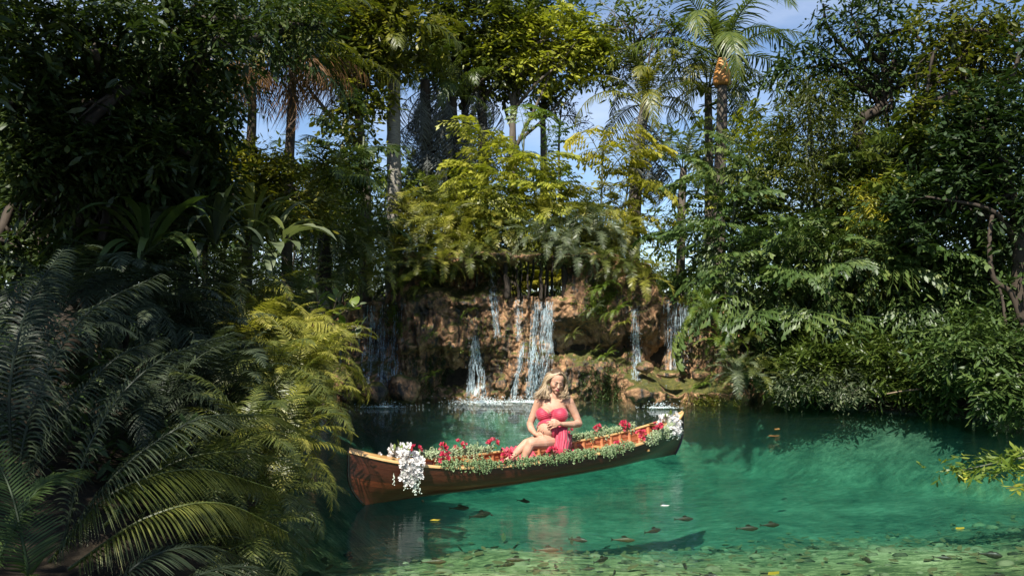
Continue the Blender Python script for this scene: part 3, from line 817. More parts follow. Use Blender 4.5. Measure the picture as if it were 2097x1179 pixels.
def rand_rot(rr, up=.6):
    v = Vector((rr.gauss(0, 1), rr.gauss(0, 1), rr.gauss(0, 1) + up * 2)).normalized()
    return (v.to_track_quat('Z', 'Y') @ Euler((0, 0, rr.uniform(0, 6.28))).to_quaternion()).to_euler()
def cluster(label, px, py, side, seed, n=7, r=.070):
    # nearest rail position for that place in the picture
    best = min(np.linspace(-.9, .9, 361), key=lambda q: abs(proj(on_rail(q, side))[0] - px))
    p = on_rail(best, side, 0.05)
    p.z += (proj(p)[1] - py) / F * p.y
    p.z = min(max(p.z, on_rail(best, side).z + .012), on_rail(best, side).z + .10)
    rr = random.Random(seed)
    root = thing('pink_flower_cluster', label, 'flowers', p, 'pink blossoms on the canoe')
    for k in range(n):
        v = Vector((rr.gauss(0, 1), rr.gauss(0, 1), rr.gauss(0, .7) + .2)).normalized() * r * rr.uniform(.35, 1)
        link('blossom', PINKS[k % 3], root, v, (v + Vector((0, -.03, .03))).to_track_quat('Z', 'Y').to_euler(), rr.uniform(.9, 1.35))
    for k in range(3):
        v = Vector((rr.gauss(0, 1), rr.gauss(0, 1), rr.gauss(0, .5))).normalized()
        link('leaf', SMALL_LEAF, root, v * r * .6, v.to_track_quat('X', 'Z').to_euler(), rr.uniform(.6, 1))
def proj(p):
    c, s = math.cos(PITCH), math.sin(PITCH)
    dz = p.z - CAMZ; f = p.y * c + dz * s; u = dz * c - p.y * s
    return CX + p.x / f * F, CY - u / f * F
for k, (px, py, side, n, lab) in enumerate([
    (851, 915, 1, 4, 'small coral pink blossoms on the far rail just right of the white bow bouquet'),
    (908, 918, 1, 6, 'pink blossoms on the far rail, above the deep pink rose pair'),
    (912, 934, -1, 6, 'deep pink rose pair on the near rail near the bow'),
    (942, 908, 1, 7, 'wide pink blossom cluster on the far rail, second cluster left of the pink train'),
    (1010, 898, 1, 8, 'tall pink blossom cluster on the far rail beside the pink train of the dress'),
    (1041, 930, -1, 8, 'bright pink blossoms on the near rail at the feet of the woman'),
    (1132, 920, -1, 8, 'bright pink blossoms on the near rail in front of the lap of the woman'),
    (1172, 887, 1, 3, 'single small pink rosebud bunch on the far rail just right of the dress'),
    (1226, 873, 1, 6, 'dusty pink blossoms on the far rail, midway between the dress and the stern'),
    (1279, 870, 1, 9, 'large deep pink blossom cluster on the far rail nearest the stern'),
    (1346, 872, -1, 7, 'crimson blossoms tucked against the white stern bouquet'),
    (1315, 886, -1, 8, 'pink blossoms on the near rail at the left end of the bushy stern garland'),
    (1268, 912, -1, 6, 'faded pink blossoms on the near rail behind the bare stretch of rail')]):
    cluster(lab, px, py, side, 100 + k, int(n * 1.5))

def bouquet(label, t0, side, w, drop, n, seed, spray):
    rr = random.Random(seed)
    p = on_rail(t0, side, 0.03)
    root = thing('white_bouquet', label, 'bouquet', p, 'white bouquets on the canoe ends')
    ax = (on_rail(t0 + .02, side) - on_rail(t0 - .02, side)).normalized()
    outw = (on_rail(t0, side, 0, .1) - on_rail(t0, side)).normalized()
    for k in range(n):
        u = rr.gauss(0, .42); q = rr.random()
        if q < .45:
            v = ax * u * w + outw * rr.uniform(-.20, .06) + Vector((0, 0, abs(rr.gauss(.05, .045)) * (1 - abs(u) * .5)))
        else:
            d_ = rr.random() ** 1.1
            v = ax * u * w * (1 - .55 * d_) + outw * (.055 + .03 * rr.random()) - Vector((0, 0, d_ * drop))
        nrm = outw * .8 + Vector((rr.gauss(0, .5), rr.gauss(0, .5), .5 + rr.gauss(0, .4)))
        link('blossom', WHITES[k % 3], root, v, nrm.to_track_quat('Z', 'Y').to_euler(), rr.uniform(.85, 1.5))
    for k in range(spray):
        u = rr.gauss(0, .35)
        v = ax * u * w + outw * (.06 + .03 * rr.random()) - Vector((0, 0, drop * rr.uniform(.45, .95)))
        link('bud_spray', BUDS, root, v, (rr.gauss(0, .25), rr.gauss(0, .25), rr.uniform(0, 6)), rr.uniform(.8, 1.2))
    for k in range(16):
        u = rr.gauss(0, .4)
        v = ax * u * w + outw * rr.uniform(-.15, .05) + Vector((0, 0, rr.uniform(.05, .12)))
        d_ = Vector((rr.gauss(0, .6), rr.gauss(0, .6), rr.uniform(.1, 1)))
        link('leaf', SMALL_LEAF, root, v, d_.to_track_quat('X', 'Z').to_euler(), rr.uniform(.8, 1.4))
bouquet('large white and pale green bouquet cascading down the near side of the bow', -.79, -1, .17, .23, 105, 31, 16)
bouquet('bright white bouquet piled on the stern end of the canoe', .83, -1, .20, .12, 100, 32, 10)

# ------------------------------------------------------------------ the woman
WYB = 9.84
PXM = WYB / F
def W(px, py, dy=0.0):
    return at(px, py, WYB + dy)
def remesh(b, vox, smooth_it, name, mats, parent, keep=None, disp=None):
    me = b.mesh('tmp', mats)
    o = bpy.data.objects.new('tmp', me); COL.objects.link(o)
    m = o.modifiers.new('r', 'REMESH'); m.mode = 'VOXEL'; m.voxel_size = vox; m.use_smooth_shade = True
    s_ = o.modifiers.new('s', 'SMOOTH'); s_.factor = .5; s_.iterations = smooth_it
    dg = bpy.context.evaluated_depsgraph_get()
    ev = o.evaluated_get(dg)
    m2 = bpy.data.meshes.new_from_object(ev)
    n = len(m2.vertices); V = np.zeros(n * 3, np.float32); m2.vertices.foreach_get('co', V); V = V.reshape(-1, 3).astype(float)
    N = np.zeros(n * 3, np.float32); m2.vertices.foreach_get('normal', N); N = N.reshape(-1, 3)
    f = np.zeros(len(m2.loops), np.int32); m2.loops.foreach_get('vertex_index', f); Q = f.reshape(-1, 4)
    bpy.data.objects.remove(o); bpy.data.meshes.remove(me); bpy.data.meshes.remove(m2)
    if disp is not None: V = V + N * disp(V, N)[:, None]
    if keep is not None:
        k = keep(V, N); Q = Q[k[Q].all(1)]
        used = np.unique(Q); mp = np.zeros(n, int); mp[used] = np.arange(len(used)); V = V[used]; Q = mp[Q]
    r = MB(); r.add(V, None, Q)
    return r.build(name, mats, parent)
def vproj(V):
    c, s = math.cos(PITCH), math.sin(PITCH)
    dz = V[:, 2] - CAMZ; f = V[:, 1] * c + dz * s; u = dz * c - V[:, 1] * s
    return CX + V[:, 0] / f * F, CY - u / f * F
def limb(b, pts, rad):
    """tapered limb through joints, with round ends"""
    P = bezier(pts, 18) if len(pts) > 2 else np.array([tuple(pts[0]), tuple(pts[1])])
    R = np.interp(np.linspace(0, 1, len(P)), np.linspace(0, 1, len(rad)), rad)
    b.tube(P, R, 14)
    b.ball(P[0], R[0], 0, 12, 8); b.ball(P[-1], R[-1], 0, 12, 8)
def limb2(b, joints, rad):
    for k in range(len(joints) - 1):
        limb(b, [joints[k], joints[k + 1]], [rad[k], rad[k + 1]])
t = NT('skin')
n_ = t.noise(14, 3, 0.5, t.pos())
M_SKIN = t.finish(t.principled(t.ramp(n_, [(0.3, (0.41, 0.220, 0.145)), (0.7, (0.50, 0.290, 0.200))]), 0.55, None, Subsurface_Weight=0.12, Subsurface_Scale=0.02, Specular_IOR_Level=0.25))
t = NT('coral_dress_cloth')
n_ = t.noise(60, 3, 0.5, t.pos())
M_DRESS = t.finish(t.principled(t.ramp(n_, [(0.3, (0.34, 0.014, 0.042)), (0.7, (0.44, 0.026, 0.060))]), 0.6, None, Sheen_Weight=0.3))
t = NT('blonde_hair')
M_HAIR = t.finish(t.principled(t.ramp(t.math('ADD', t.attr(), t.math('MULTIPLY', t.noise(25, 3, 0.6, t.pos()), 0.4)), [(0.2, (0.085, 0.052, 0.028)), (0.6, (0.270, 0.190, 0.110)), (1.0, (0.500, 0.390, 0.250))]), 0.38, None, Specular_IOR_Level=0.5))
M_LIP = simple_mat('lips', (0.22, 0.045, 0.055), (0.30, 0.07, 0.075), 20, 0.35)
M_BROW = simple_mat('brow_and_lash', (0.030, 0.018, 0.012), (0.050, 0.030, 0.020), 20, 0.6)
M_LID = simple_mat('eyelid_shadow', (0.30, 0.15, 0.11), (0.36, 0.19, 0.14), 20, 0.4)
M_RING = simple_mat('silver_ring', (0.7, 0.7, 0.7), (0.8, 0.8, 0.8), 20, 0.15, Metallic=1.0)

person = thing('person', 'blonde pregnant woman in a strapless coral dress sitting in the canoe, hands on belly', 'person', (0, 0, 0))
q = PXM
def torso(b, grow=0.0):
    g = grow * q
    def el(px, py, rx, rz, ry, dy): b.ball(W(px, py, dy), (rx * q + g, ry + g, rz * q + g), 0, 28, 20)
    el(1133, 838, 27, 24, .105, .015); el(1132, 862, 25, 24, .105, .02)
    el(1123, 878, 23, 21, .165, -.085); el(1128, 884, 24, 20, .15, -.05)
    el(1141, 900, 29, 22, .15, .01); el(1150, 906, 20, 18, .16, .02)
    el(1112.5, 848, 14.5, 13.5, .085, -.075); el(1147.5, 849, 15, 13.5, .085, -.07)
b = MB()
torso(b)
limb(b, [W(1106, 824, .02), W(1164, 824, .02)], [9.5 * q, 9.5 * q])
limb(b, [W(1116, 820, .03), W(1138, 812, .03), W(1156, 820, .03)], [8 * q, 9.5 * q, 8 * q])
limb(b, [W(1135, 824, .02), W(1138.5, 799, .005)], [8.5 * q, 7.4 * q])
# the arm on the left of the picture
limb2(b, [W(1103, 824, .015), W(1094, 846, .03), W(1085, 868, .03)], [9.8 * q, 8.2 * q, 6.9 * q])
limb2(b, [W(1085, 868, .03), W(1088, 878, -.06), W(1095, 887, -.17)], [6.9 * q, 7.0 * q, 4.5 * q])
# the arm on the right of the picture
limb2(b, [W(1166, 824, .015), W(1177, 846, .03), W(1186, 867, .02)], [9.8 * q, 8.2 * q, 7.1 * q])
limb2(b, [W(1186, 867, .02), W(1172, 869, -.10), W(1152, 868, -.21)], [7.1 * q, 7.0 * q, 4.6 * q])
# hands: palm, four fingers, thumb
def hand(wrist, palm, knuckles, mids, tips, thumb, rp, rf):
    limb(b, [wrist, palm], [rp * .8, rp])
    kc = sum(knuckles, Vector()) / len(knuckles)
    for k_ in knuckles: limb(b, [palm.lerp(k_, .2), k_], [rp * .62, rf * 1.35])
    for k_, m_, t_ in zip(knuckles, mids, tips):
        limb2(b, [k_, m_, t_], [rf * 1.15, rf, rf * .75])
    limb2(b, thumb, [rf * 1.6, rf * 1.15, rf * .8])
hand(W(1152, 868, -.21), W(1144, 867, -.245),
     [W(1136, 862.5, -.262), W(1135.5, 866, -.27), W(1136, 869.5, -.272), W(1138, 873, -.268)],
     [W(1127, 862, -.268), W(1126, 866.5, -.277), W(1127, 871, -.28), W(1131, 875.5, -.275)],
     [W(1119.5, 863.5, -.262), W(1118.5, 869, -.27), W(1121, 874, -.272), W(1126.5, 878.5, -.268)],
     [W(1143, 863, -.25), W(1136, 858.5, -.255), W(1129, 858.5, -.252)], 4.6 * q, 1.75 * q)
hand(W(1095, 887, -.17), W(1101, 890, -.21),
     [W(1106, 886, -.235), W(1107, 889.5, -.245), W(1106.5, 893, -.245), W(1105, 896, -.24)],
     [W(1110, 889, -.262), W(1111.5, 892.5, -.268), W(1110.5, 896, -.262), W(1108, 899, -.25)],
     [W(1113.5, 893.5, -.262), W(1114.5, 896.5, -.265), W(1113.5, 899, -.258), W(1111, 901.5, -.247)],
     [W(1100, 886, -.20), W(1102, 880.5, -.225), W(1106, 876.5, -.238)], 4.4 * q, 1.7 * q)
# legs folded towards the bow
limb2(b, [W(1143, 902, -.06), W(1113, 906, -.24), W(1087, 908, -.36)], [15.5 * q, 13.5 * q, 10.2 * q])
limb2(b, [W(1087, 908, -.36), W(1080, 923, -.37), W(1070, 945, -.37)], [9.8 * q, 9.2 * q, 5.5 * q])
limb2(b, [W(1070, 945, -.37), W(1059, 952, -.39), W(1050, 955, -.40)], [5.5 * q, 5.2 * q, 3.6 * q])
limb2(b, [W(1130, 898, .0), W(1100, 903, -.10), W(1078, 908, -.18)], [15 * q, 12.5 * q, 9.8 * q])
limb2(b, [W(1078, 908, -.18), W(1066, 919, -.22), W(1050, 934, -.26)], [9.5 * q, 8.8 * q, 5.3 * q])
limb2(b, [W(1050, 934, -.26), W(1040, 941, -.28), W(1032, 944, -.30)], [5.3 * q, 5 * q, 3.5 * q])
# head in its own frame, then turned, bowed and tilted
HR = Matrix.Rotation(math.radians(16), 3, 'Z') @ Matrix.Rotation(math.radians(6), 3, 'Y') @ Matrix.Rotation(math.radians(15), 3, 'X')
HC = W(1139.5, 781, -.015)
HS = 23.5 * q          # half the head height
def hp(x, y, z_): return HC + HR @ Vector((x * HS, y * HS, z_ * HS))
HRn = np.array(HR)
def hel(bb, x, y, z_, rx, ry, rz, nu=20, nv=14): bb.ball(hp(x, y, z_), (rx * HS, ry * HS, rz * HS), 0, nu, nv, M=HRn)
hel(b, 0, .14, .28, .66, .80, .70); hel(b, 0, -.10, -.12, .58, .60, .66); hel(b, 0, -.30, -.52, .40, .38, .36)
hel(b, 0, -.52, -.80, .17, .15, .15); hel(b, .30, -.46, -.22, .22, .20, .22); hel(b, -.30, -.46, -.22, .22, .20, .22)
hel(b, 0, -.60, .16, .30, .12, .10)
limb(b, [hp(0, -.66, .08), hp(0, -.82, -.27)], [.06 * HS, .095 * HS]); hel(b, .08, -.74, -.29, .07, .08, .06); hel(b, -.08, -.74, -.29, .07, .08, .06)
hel(b, 0, -.64, -.50, .21, .12, .12)
for s in (-1, 1): hel(b, s * .24, -.56, .02, .14, .13, .10); hel(b, s * .66, .08, -.08, .07, .14, .20)
remesh(b, .0052, 4, 'body', M_SKIN, person)
# eyelids, lashes, brows, lips
def curve_part(name, pts, rad, mat):
    bb = MB(); bb.tube(bezier(pts, 10), np.interp(np.linspace(0, 1, 10), np.linspace(0, 1, len(rad)), rad), 6); return bb.build(name, mat, person)
for s in (-1, 1):
    bb = MB(); hel(bb, s * .245, -.665, .005, .11, .03, .05, 12, 8); bb.build('eyelid', M_LID, person)
    curve_part('eyelash', [hp(s * .37, -.64, -.02), hp(s * .245, -.735, -.055), hp(s * .12, -.68, -.03)], [.012 * HS, .024 * HS, .012 * HS], M_BROW)
    curve_part('eyebrow', [hp(s * .44, -.60, .14), hp(s * .28, -.71, .19), hp(s * .10, -.72, .15)], [.010 * HS, .028 * HS, .020 * HS], M_BROW)
curve_part('lip', [hp(-.19, -.70, -.50), hp(-.07, -.775, -.475), hp(0, -.785, -.49), hp(.07, -.775, -.475), hp(.19, -.70, -.50)], [.012 * HS, .045 * HS, .04 * HS, .045 * HS, .012 * HS], M_LIP)
curve_part('lip', [hp(-.18, -.70, -.505), hp(0, -.785, -.565), hp(.18, -.70, -.505)], [.012 * HS, .058 * HS, .012 * HS], M_LIP)
bb = MB(); bb.ball(W(1111, 880, -.252), (1.2 * q, .004, 1.2 * q), 0, 8, 6); bb.build('navel', M_SKIN, person)
bb = MB(); a_ = np.linspace(0, 2 * PI, 13); c_ = W(1131.5, 868.6, -.277)
bb.tube([c_ + Vector((0.001 * math.cos(x), math.sin(x) * 2.2 * q, math.cos(x) * 2.2 * q)) for x in a_], .25 * q, 6, cap=False); bb.build('ring', M_RING, person)

# dress: bodice and wrapped skirt follow the body
def d_keep(V, N):
    px, py = vproj(V)
    frontf = N[:, 1] < 0.25
    neck = np.interp(px, [1092, 1098, 1104, 1112, 1123, 1132, 1150, 1160, 1170], [841, 836, 832.5, 836, 846, 838, 833.5, 836, 842])
    neck = np.where(frontf, neck, 838)
    k = py > neck
    bare = ((px - 1113.5) / 16.0) ** 2 + ((py - 885) / 19.5) ** 2 < 1
    low = (py > 884) & (px < 1128.5 + 0.03 * (py - 884))
    return k & ~((bare | low | ((px < 1129) & (py > 870) & (px > 1101))) & frontf) & ~((px < 1112) & (py > 884))
def d_fold(V, N):
    px, py = vproj(V)
    f = np.clip((py - 862) / 30, 0, 1)
    tw = np.exp(-((px - 1122) / 14) ** 2 - ((py - 850) / 8) ** 2)
    fold = np.sin(px * 1.15 + 2.2 * np.sin(py * .09)) * .55 + .45 * np.sin(px * .55 + py * .12)
    pl = np.sin((py - 848) * 1.6 + (px - 1122) * np.where(px < 1122, .5, -.35))
    return f * fold * .0075 + (.3 + tw) * pl * .0024 * (py < 862)
b = MB(); torso(b, 1.3)
b.ball(W(1148, 910, -.06), (20 * q, .17, 17 * q), 0, 24, 16)
limb(b, [W(1148, 880, -.10), W(1148, 905, -.16), W(1147, 922, -.22)], [16 * q, 17 * q, 15 * q])
limb(b, [W(1152, 905, -.02), W(1160, 921, -.08)], [12 * q, 9 * q]); limb(b, [W(1160, 921, -.08), W(1178, 925, -.02)], [6 * q, 2.5 * q])
remesh(b, .0042, 4, 'dress', M_DRESS, person, d_keep, d_fold)
# train of the dress lying over the far rail and along the boat
U, Vv = np.meshgrid(np.linspace(0, 1, 40), np.linspace(0, 1, 22), indexing='ij')
g = np.zeros(U.shape + (3,))
for i_ in range(40):
    tq = -.115 + .165 * U[i_, 0]
    top = on_rail(tq, 1, .022, -.01); low = on_rail(tq + .01, 1, -.15, -.18); far_ = on_rail(tq, 1, -.07, .035)
    for j_ in range(22):
        v = Vv[i_, j_]
        p = far_.lerp(top, v / .25) if v < .25 else top.lerp(low, (v - .25) / .75)
        p = p + Vector((0, 0, .014 * math.sin(U[i_, 0] * 38 + 2 * v) + .016)) + Vector((-.3, -.4, 0)) * (.02 * math.sin(U[i_, 0] * 38 + 1.3))
        g[i_, j_] = p
b = MB(); b.grid(g); o = b.build('dress_train', M_DRESS, person); m_ = o.modifiers.new('thick', 'SOLIDIFY'); m_.thickness = .004
# hair: cap and long waved locks
rr = random.Random(4)
b = MB()
b.ball(hp(0, .16, .33), (.73 * HS, .84 * HS, .74 * HS), .5, 24, 16, M=HRn)
remesh_cap = b
def cap_keep(V, N):
    L = (V - np.array(HC)) @ HRn / HS
    return ((L[:, 1] > -.36 + .5 * np.clip(.42 - L[:, 2], 0, 1.2)) | (L[:, 2] > .74 + .25 * np.abs(L[:, 0] - .1))) & (L[:, 2] > -.55)
remesh(b, .008, 2, 'scalp_hair', M_HAIR, person, cap_keep)
b = MB()
for k in range(520):
    side = -1 if rr.random() < .56 else 1
    f = rr.random()                      # 0 front .. 1 back
    x0 = .10 + side * (.06 + .5 * rr.random() ** 2 * f)
    start = hp(x0 * 1.0, -.50 + 1.05 * f, .98 - .35 * f * f - .12 * rr.random() * f)
    bulge = hp(side * (.64 + .22 * rr.random()), -.26 + .80 * f, .38 + rr.uniform(-.15, .15))
    mid_ = hp(side * (.80 + .20 * rr.random()), -.18 + .75 * f, -.30 + rr.uniform(-.2, .2))
    ex = (1096 + rr.random() * 28) if side < 0 else (1149 + rr.random() * 16)
    end = W(ex, rr.uniform(803, 815), -.10 + .22 * f)
    end2 = end + Vector((side * -rr.uniform(-.03, .05), rr.uniform(-.03, .0), rr.uniform(-.012, .01)))
    P = bezier([start, bulge, mid_, end, end2], 26)
    s_ = np.linspace(0, 1, 26); ph = rr.uniform(0, 1.5) + side
    P[:, 0] += np.sin(s_ * 11 + ph) * .012 * s_; P[:, 1] += np.cos(s_ * 11 + ph) * .012 * s_
    b.tube(P, np.interp(s_, [0, .15, .7, 1], [.5, .9, .7, .15]) * q * rr.uniform(.5, 1.1), 4, rr.uniform(.15, .95))
b.build('hair', M_HAIR, person)
# ------------------------------------------------------------------ foliage generators (leaf-by-leaf meshes; fronds are shared between plants)
def gz(x, y): return float(ground_h(np.array([x]), np.array([y]))[0])

def arc(L, a0, curl, n, power=1.3):
    s = np.linspace(0, 1, n); th = a0 - curl * s ** power
    ds = L / (n - 1)
    x = np.concatenate([[0], np.cumsum(np.cos(th[:-1]) * ds)]); z_ = np.concatenate([[0], np.cumsum(np.sin(th[:-1]) * ds)])
    return s, np.stack([x, 0 * x, z_], -1), th

def frond_mesh(name, mat, L, pairs, plen, a0, curl, pw=.02, pdroop=.3, pfwd=.5, lift=.15, stem=.08, seed=0, env='fern', rr_=.010, segs=3, jit=.12, tipf=0.12, rpow=1.3, side=0.0):
    """pinnate frond along +X, base at the origin: rachis and two rows of narrow pinnae"""
    r = np.random.default_rng(seed); b = MB()
    s, P, th = arc(L, a0, curl, 26, rpow)
    P[:, 1] = side * L * s ** 2
    b.tube(P, np.linspace(rr_, rr_ * .2, 26), 4, .2)
    for i in range(pairs):
        u = stem + (1 - stem) * (i + .5) / pairs
        px_ = np.array([np.interp(u, s, P[:, k]) for k in range(3)]); a = np.interp(u, s, th)
        T = np.array([math.cos(a), 0, math.sin(a)]); Nn = np.array([-math.sin(a), 0, math.cos(a)])
        q = (u - stem) / (1 - stem)
        e = {'fern': (min(1, .35 + q * 3.2)) * (1 - q ** 2.6) + tipf * .3, 'palm': min(1, .45 + q * 2.5) * (1 - .75 * q ** 2), 'cycad': min(1, .5 + 3 * q) * (1 - .7 * q ** 4), 'even': 1 - .35 * q}[env]
        for sd in (-1, 1):
            l = plen * e * (1 + r.normal() * jit * .6)
            if l < .01: continue
            f = pfwd + .35 * q + r.normal() * jit
            d = np.array([0, sd, 0]) * math.cos(f) + T * math.sin(f) + Nn * (lift + r.normal() * jit)
            d /= np.linalg.norm(d)
            tt_ = np.linspace(0, 1, segs + 1)
            cpts = px_ + d * l * tt_[:, None] + np.array([0, 0, -1]) * (pdroop * l * tt_ ** 2)[:, None]
            wd = T - d * (T @ d); wd /= max(np.linalg.norm(wd), 1e-6)
            w = pw * (.6 + .4 * e) * np.interp(tt_, [0, .25, .7, 1], [.6, 1, .75, .06])
            Lf, Rt = cpts + wd * w[:, None] / 2, cpts - wd * w[:, None] / 2
            b.grid(np.stack([Lf, Rt], 1), np.clip(.5 + r.normal() * .22, 0, 1))
    return b.mesh(name, mat, smooth=False)

def fishtail_mesh(name, mat, L, secs, slen, leaf, a0, curl, seed=0, droop=.5, nl=7):
    """bipinnate fishtail-palm leaf: ragged wedge leaflets along side branches"""
    r = np.random.default_rng(seed); b = MB()
    s, P, th = arc(L, a0, curl, 24)
    b.tube(P, np.linspace(.022, .006, 24), 5, .1)
    WV = np.array([(0, 0, 0), (.45, .10, .03), (.45, -.09, .0), (.82, .22, -.04), (.78, .04, -.02), (1.0, -.15, -.08), (.64, -.19, -.03)])
    WT = [(0, 2, 1), (1, 2, 4), (1, 4, 3), (2, 6, 5), (2, 5, 4)]
    D, Uu, Pp, S, Vv = [], [], [], [], []
    for i in range(secs):
        u = .26 + .74 * (i + .3) / secs
        p0 = np.array([np.interp(u, s, P[:, k]) for k in range(3)]); a = np.interp(u, s, th)
        T = np.array([math.cos(a), 0, math.sin(a)]); Nn = np.array([-math.sin(a), 0, math.cos(a)])
        q = (u - .26) / .74
        for sd in (-1, 1):
            l = slen * (.55 + .75 * math.sin(PI * (.25 + .6 * q))) * r.uniform(.85, 1.1)
            d = np.array([0, sd, 0]) * .85 + T * (.35 + .5 * q) + Nn * r.normal(.12, .12); d /= np.linalg.norm(d)
            tt_ = np.linspace(0, 1, 9)
            c = p0 + d * l * tt_[:, None] + np.array([0, 0, -1.0]) * (droop * .45 * l * tt_ ** 2)[:, None]
            b.tube(c, np.linspace(.008, .003, 9), 4, .1)
            tone = r.uniform(.2, .8)
            for j in range(nl):
                v = .12 + .88 * (j + .5) / nl
                pc = np.array([np.interp(v, tt_, c[:, k]) for k in range(3)])
                tg = d + np.array([0, 0, -1]) * droop * .9 * v; tg /= np.linalg.norm(tg)
                lat = np.cross(tg, [0, 0, 1]); lat /= max(np.linalg.norm(lat), 1e-6)
                for k2 in (-1, 1):
                    dd = tg * .75 + lat * k2 * .75 + np.array([0, 0, -1]) * (droop * .9 + r.normal() * .15)
                    D.append(dd); Uu.append(np.array([0, 0, 1]) * .9 + lat * k2 * .5 + r.normal(0, .2, 3)); Pp.append(pc); S.append(leaf * r.uniform(.75, 1.2) * (1.25 if j == nl - 1 else 1)); Vv.append(np.clip(tone + r.normal() * .16, 0, 1))
    M = frames(np.array(D), np.array(Uu)) * np.array(S)[:, None, None]
    b.copies(WV, WT, None, M, np.array(Pp), np.array(Vv))
    return b.mesh(name, mat, smooth=False)

def fan_mesh(name, mat, R, stalk, a0, curl, segs=26, spread=2.6, seed=0, droop=.25):
    r = np.random.default_rng(seed); b = MB()
    s, P, th = arc(stalk, a0, curl, 12)
    b.tube(P, np.linspace(.012, .006, 12), 4, .2)
    a = th[-1] - .25; T = np.array([math.cos(a), 0, math.sin(a)]); Nn = np.array([-math.sin(a), 0, math.cos(a)]); B = np.array([0, 1, 0])
    for i in range(segs):
        g = -spread + 2 * spread * (i + .5) / segs
        d = T * math.cos(g) + B * math.sin(g); l = R * (1 - .18 * (g / spread) ** 2) * r.uniform(.93, 1.05)
        wd = -T * math.sin(g) + B * math.cos(g); w = 2 * spread / segs * R * .62
        c = lambda q, v, n_: P[-1] + d * l * q + wd * v * w + Nn * n_ * w + np.array([0, 0, -1]) * droop * l * q ** 2.5
        V = [c(.02, 0, 0), c(.6, -.5, -.15), c(.6, 0, .25), c(.6, .5, -.15), c(1, 0, 0)]
        b.add(V, [(0, 1, 2), (0, 2, 3), (1, 4, 2), (2, 4, 3)], None, np.clip(.5 + r.normal() * .15, 0, 1))
    return b.mesh(name, mat, smooth=False)

def blade_mesh(name, mat, L, w, a0, curl, seed=0, fold=.25, stalk=.0):
    """strap or paddle leaf with a channelled midrib"""
    r = np.random.default_rng(seed); b = MB()
    s, P, th = arc(L, a0, curl, 12)
    ww = np.interp(s, [0, stalk, stalk + .02, .45, .8, 1], [.05, .05, .25, 1, .7, .02]) * w / 2
    Nn = np.stack([-np.sin(th), 0 * th, np.cos(th)], -1); B = np.array([0, 1, 0])
    wv = 1 + .1 * np.sin(s * 9 + seed)
    G = np.stack([P + B * (ww * wv)[:, None] + Nn * (ww * fold)[:, None], P, P - B * ww[:, None] + Nn * (ww * fold)[:, None]], 1)
    b.grid(G, np.clip(.5 + r.normal() * .2, 0, 1))
    return b.mesh(name, mat)

_lib = {}
def lib(key, fn, n=4):
    if key not in _lib: _lib[key] = [fn(k) for k in range(n)]
    return _lib[key]

def rosette(name, label, cat, pos_, meshes, n, part='frond', scale=(.8, 1.15), tilt=(-.35, .35), az=(0, 2 * PI), seed=0, group=None, stem=None, spiral=True, height=0.0, roll=.25, sub=None):
    """a plant: Empty at its foot, one part per frond"""
    rr = random.Random(seed * 13 + 5)
    root = thing(name, label, cat, pos_, group)
    if stem: stem(root)
    for k in range(n):
        a = az[0] + (az[1] - az[0]) * (((k + rr.uniform(-.35, .35)) / n) if (az[1] - az[0]) < 6 else ((k * .381966) % 1.0 + rr.uniform(-.04, .04)))
        ti = tilt[0] + (tilt[1] - tilt[0]) * (k / max(1, n - 1)) + rr.uniform(-.1, .1)
        o = link(part, rr.choice(meshes), root, (0.03 * math.cos(a), 0.03 * math.sin(a), height * rr.uniform(.85, 1.0)), (rr.uniform(-roll, roll), -ti, a), rr.uniform(*scale))
    return root

LEAF6 = (LV, LT, LQ)
def leaf_cloud(b, centers, spread, per, size, slim, rg, droop=.35, var=None, outward=None, mi=0):
    """a twig of `per` leaves at every centre: two ranks along an axis that points outward and droops"""
    N = len(centers)
    ax = rg.normal(size=(N, 3)); ax[:, 2] *= .6
    if outward is not None: ax = ax + outward * .9
    ax[:, 2] -= droop * .5; ax = unit(ax)
    sdv = unit(np.cross(ax, rg.normal(size=(N, 3)) * .35 + np.array([0, 0, 1.0])))
    q = (np.arange(per) + .5) / per - .35
    L = spread * 2.4 * rg.uniform(.7, 1.3, N)
    sgn = np.where(np.arange(per) % 2 == 0, 1.0, -1.0)
    sag = np.stack([0 * q, 0 * q, -(q + .35) ** 2 * droop * .5], -1)
    P = centers[:, None] + ax[:, None] * (q[None, :, None] * L[:, None, None]) + sag[None] * L[:, None, None] + rg.normal(size=(N, per, 3)) * (spread * .16)
    d = ax[:, None] * .55 + sdv[:, None] * (sgn[None, :, None] * .8) + rg.normal(size=(N, per, 3)) * .22
    d[..., 2] -= droop * .8
    d = d.reshape(-1, 3); P = P.reshape(-1, 3)
    up = rg.normal(size=(N * per, 3)) * .35 + np.array([0, 0, 1.0])
    S = size * np.repeat(rg.uniform(.65, 1.35, N), per) * rg.uniform(.6, 1.25, N * per)
    M = frames(d, up) * S[:, None, None] * np.array([1, slim, 1])[None, None, :]
    tone = rg.uniform(0, .62, N) if var is None else var
    b.copies(*LEAF6, M, P, np.clip(np.repeat(tone, per) + rg.normal(0, .13, N * per) + .14, 0, 1), mi)

def blob_points(blobs, rg, gap=.42, gf=1.1, seed=0):
    out, outw, which = [], [], []
    for i, (c, r, n) in enumerate(blobs):
        u = unit(rg.normal(size=(n * 3, 3))); rad = rg.random(n * 3) ** .42
        q = u * rad[:, None]
        p = np.array(c) + q * np.array(r)
        ok = fbm(p * gf / max(.6, min(r)) + seed, 2, seed) > gap
        ok |= rg.random(len(p)) < .05
        p, u = p[ok][:n], u[ok][:n]
        out.append(p); outw.append(u); which.append(np.full(len(p), i))
    return np.concatenate(out), np.concatenate(outw), np.concatenate(which)

